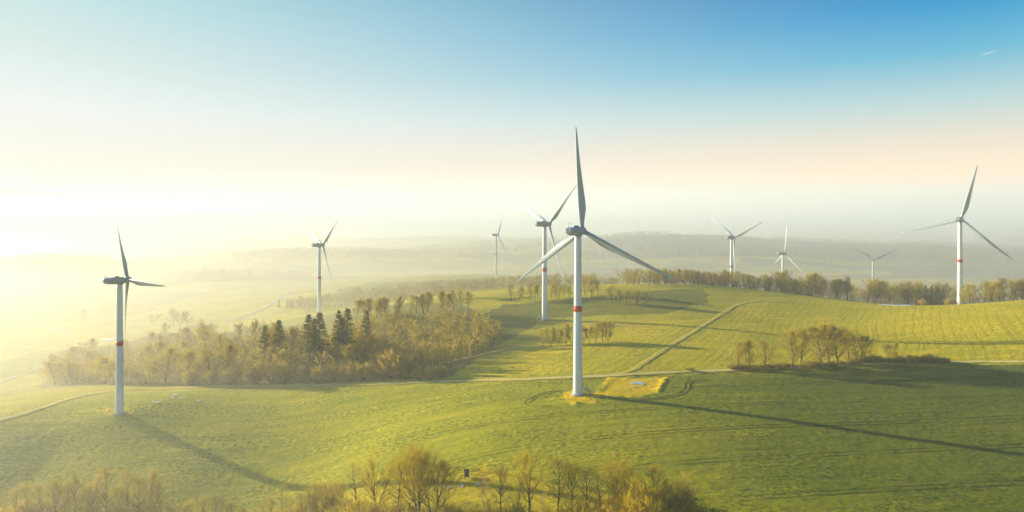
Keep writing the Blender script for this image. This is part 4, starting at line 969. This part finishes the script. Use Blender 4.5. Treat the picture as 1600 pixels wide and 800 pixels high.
sunw = ramp(nt, el, [(E(0), lin(240, 240, 228)), (E(4), lin(244, 243, 232)), (E(8), lin(240, 245, 242)), (E(12), lin(222, 237, 233)), (E(16), lin(198, 232, 230)), (E(19), lin(174, 224, 226)), (E(40), lin(60, 120, 170))])
col = mixc(nt, t, away, sunw)
nish = mixc(nt, 1., sky.outputs[0], (.1, .1, .1), 'MULTIPLY')
col = mixc(nt, .03, col, nish)
nt.links.new(col, bg.inputs[0]); bg.inputs[1].default_value = 1.0

def haze(name, Z0, Z1, dens, g, colour, label, Y0=-8000., Y1=40000.):
    X = 42000.
    mb = MB().box((0, (Y0+Y1)/2, (Z0+Z1)/2), (2*X, Y1-Y0, Z1-Z0))
    m = bpy.data.materials.new('morning_haze'); m.use_nodes = True; nt = m.node_tree; nt.nodes.clear()
    out = N(nt, 'ShaderNodeOutputMaterial'); vs = N(nt, 'ShaderNodeVolumePrincipled')
    vs.inputs['Color'].default_value = (*colour, 1); vs.inputs['Density'].default_value = dens; vs.inputs['Anisotropy'].default_value = g
    nt.links.new(vs.outputs[0], out.inputs['Volume'])
    tag(link(name, mb.mesh(name), m), label, 'haze', kind='stuff')
haze('haze', 5., 120., 1/3900, .16, (.88, .95, 1.), 'thin clear haze above the fields and hill crest')
haze('haze', -28., 4.6, 1/900, .50, (1., .985, .95), 'bright haze filling the lower slopes of the valley')
haze('haze', -400., -28.4, 1/750, .50, (1., .985, .95), 'thickest haze lying on the valley floor')
haze('haze', 5.5, 119.5, 1/1700, .16, (.82, .905, .985), 'pale blue haze thickening over the far side of the valley', 1050., 14500.)
haze('haze', 120.5, 430., 1/5500, .1, (.90, .94, .985), 'distant haze bank in front of the mountains', 5000., 14500.)


# ------------------------------------------------------------------ camera and render settings
cam = bpy.data.cameras.new('camera'); co = bpy.data.objects.new('camera', cam); C.objects.link(co)
co.location = (0, 0, CAM_Z); co.rotation_euler = (R(90), 0, 0)
cam.sensor_width = 36; cam.lens = 36*F/1600; cam.shift_y = -(400-HY)/1600; cam.clip_start = .5; cam.clip_end = 120000
scene.camera = co
scene.view_settings.view_transform = 'Standard'; scene.view_settings.look = 'None'; scene.view_settings.exposure = 0; scene.view_settings.gamma = 1
scene.render.engine = 'CYCLES'
cy = scene.cycles
cy.max_bounces = 6; cy.diffuse_bounces = 2; cy.glossy_bounces = 2; cy.transmission_bounces = 2; cy.volume_bounces = 2; cy.transparent_max_bounces = 20
cy.use_denoising = True
cy.use_adaptive_sampling = False
cy.denoising_prefilter = 'ACCURATE'
scene.render.filter_size = 1.15
try: cy.denoiser = 'OPENIMAGEDENOISE'
except Exception: pass
cy.sample_clamp_indirect = 8
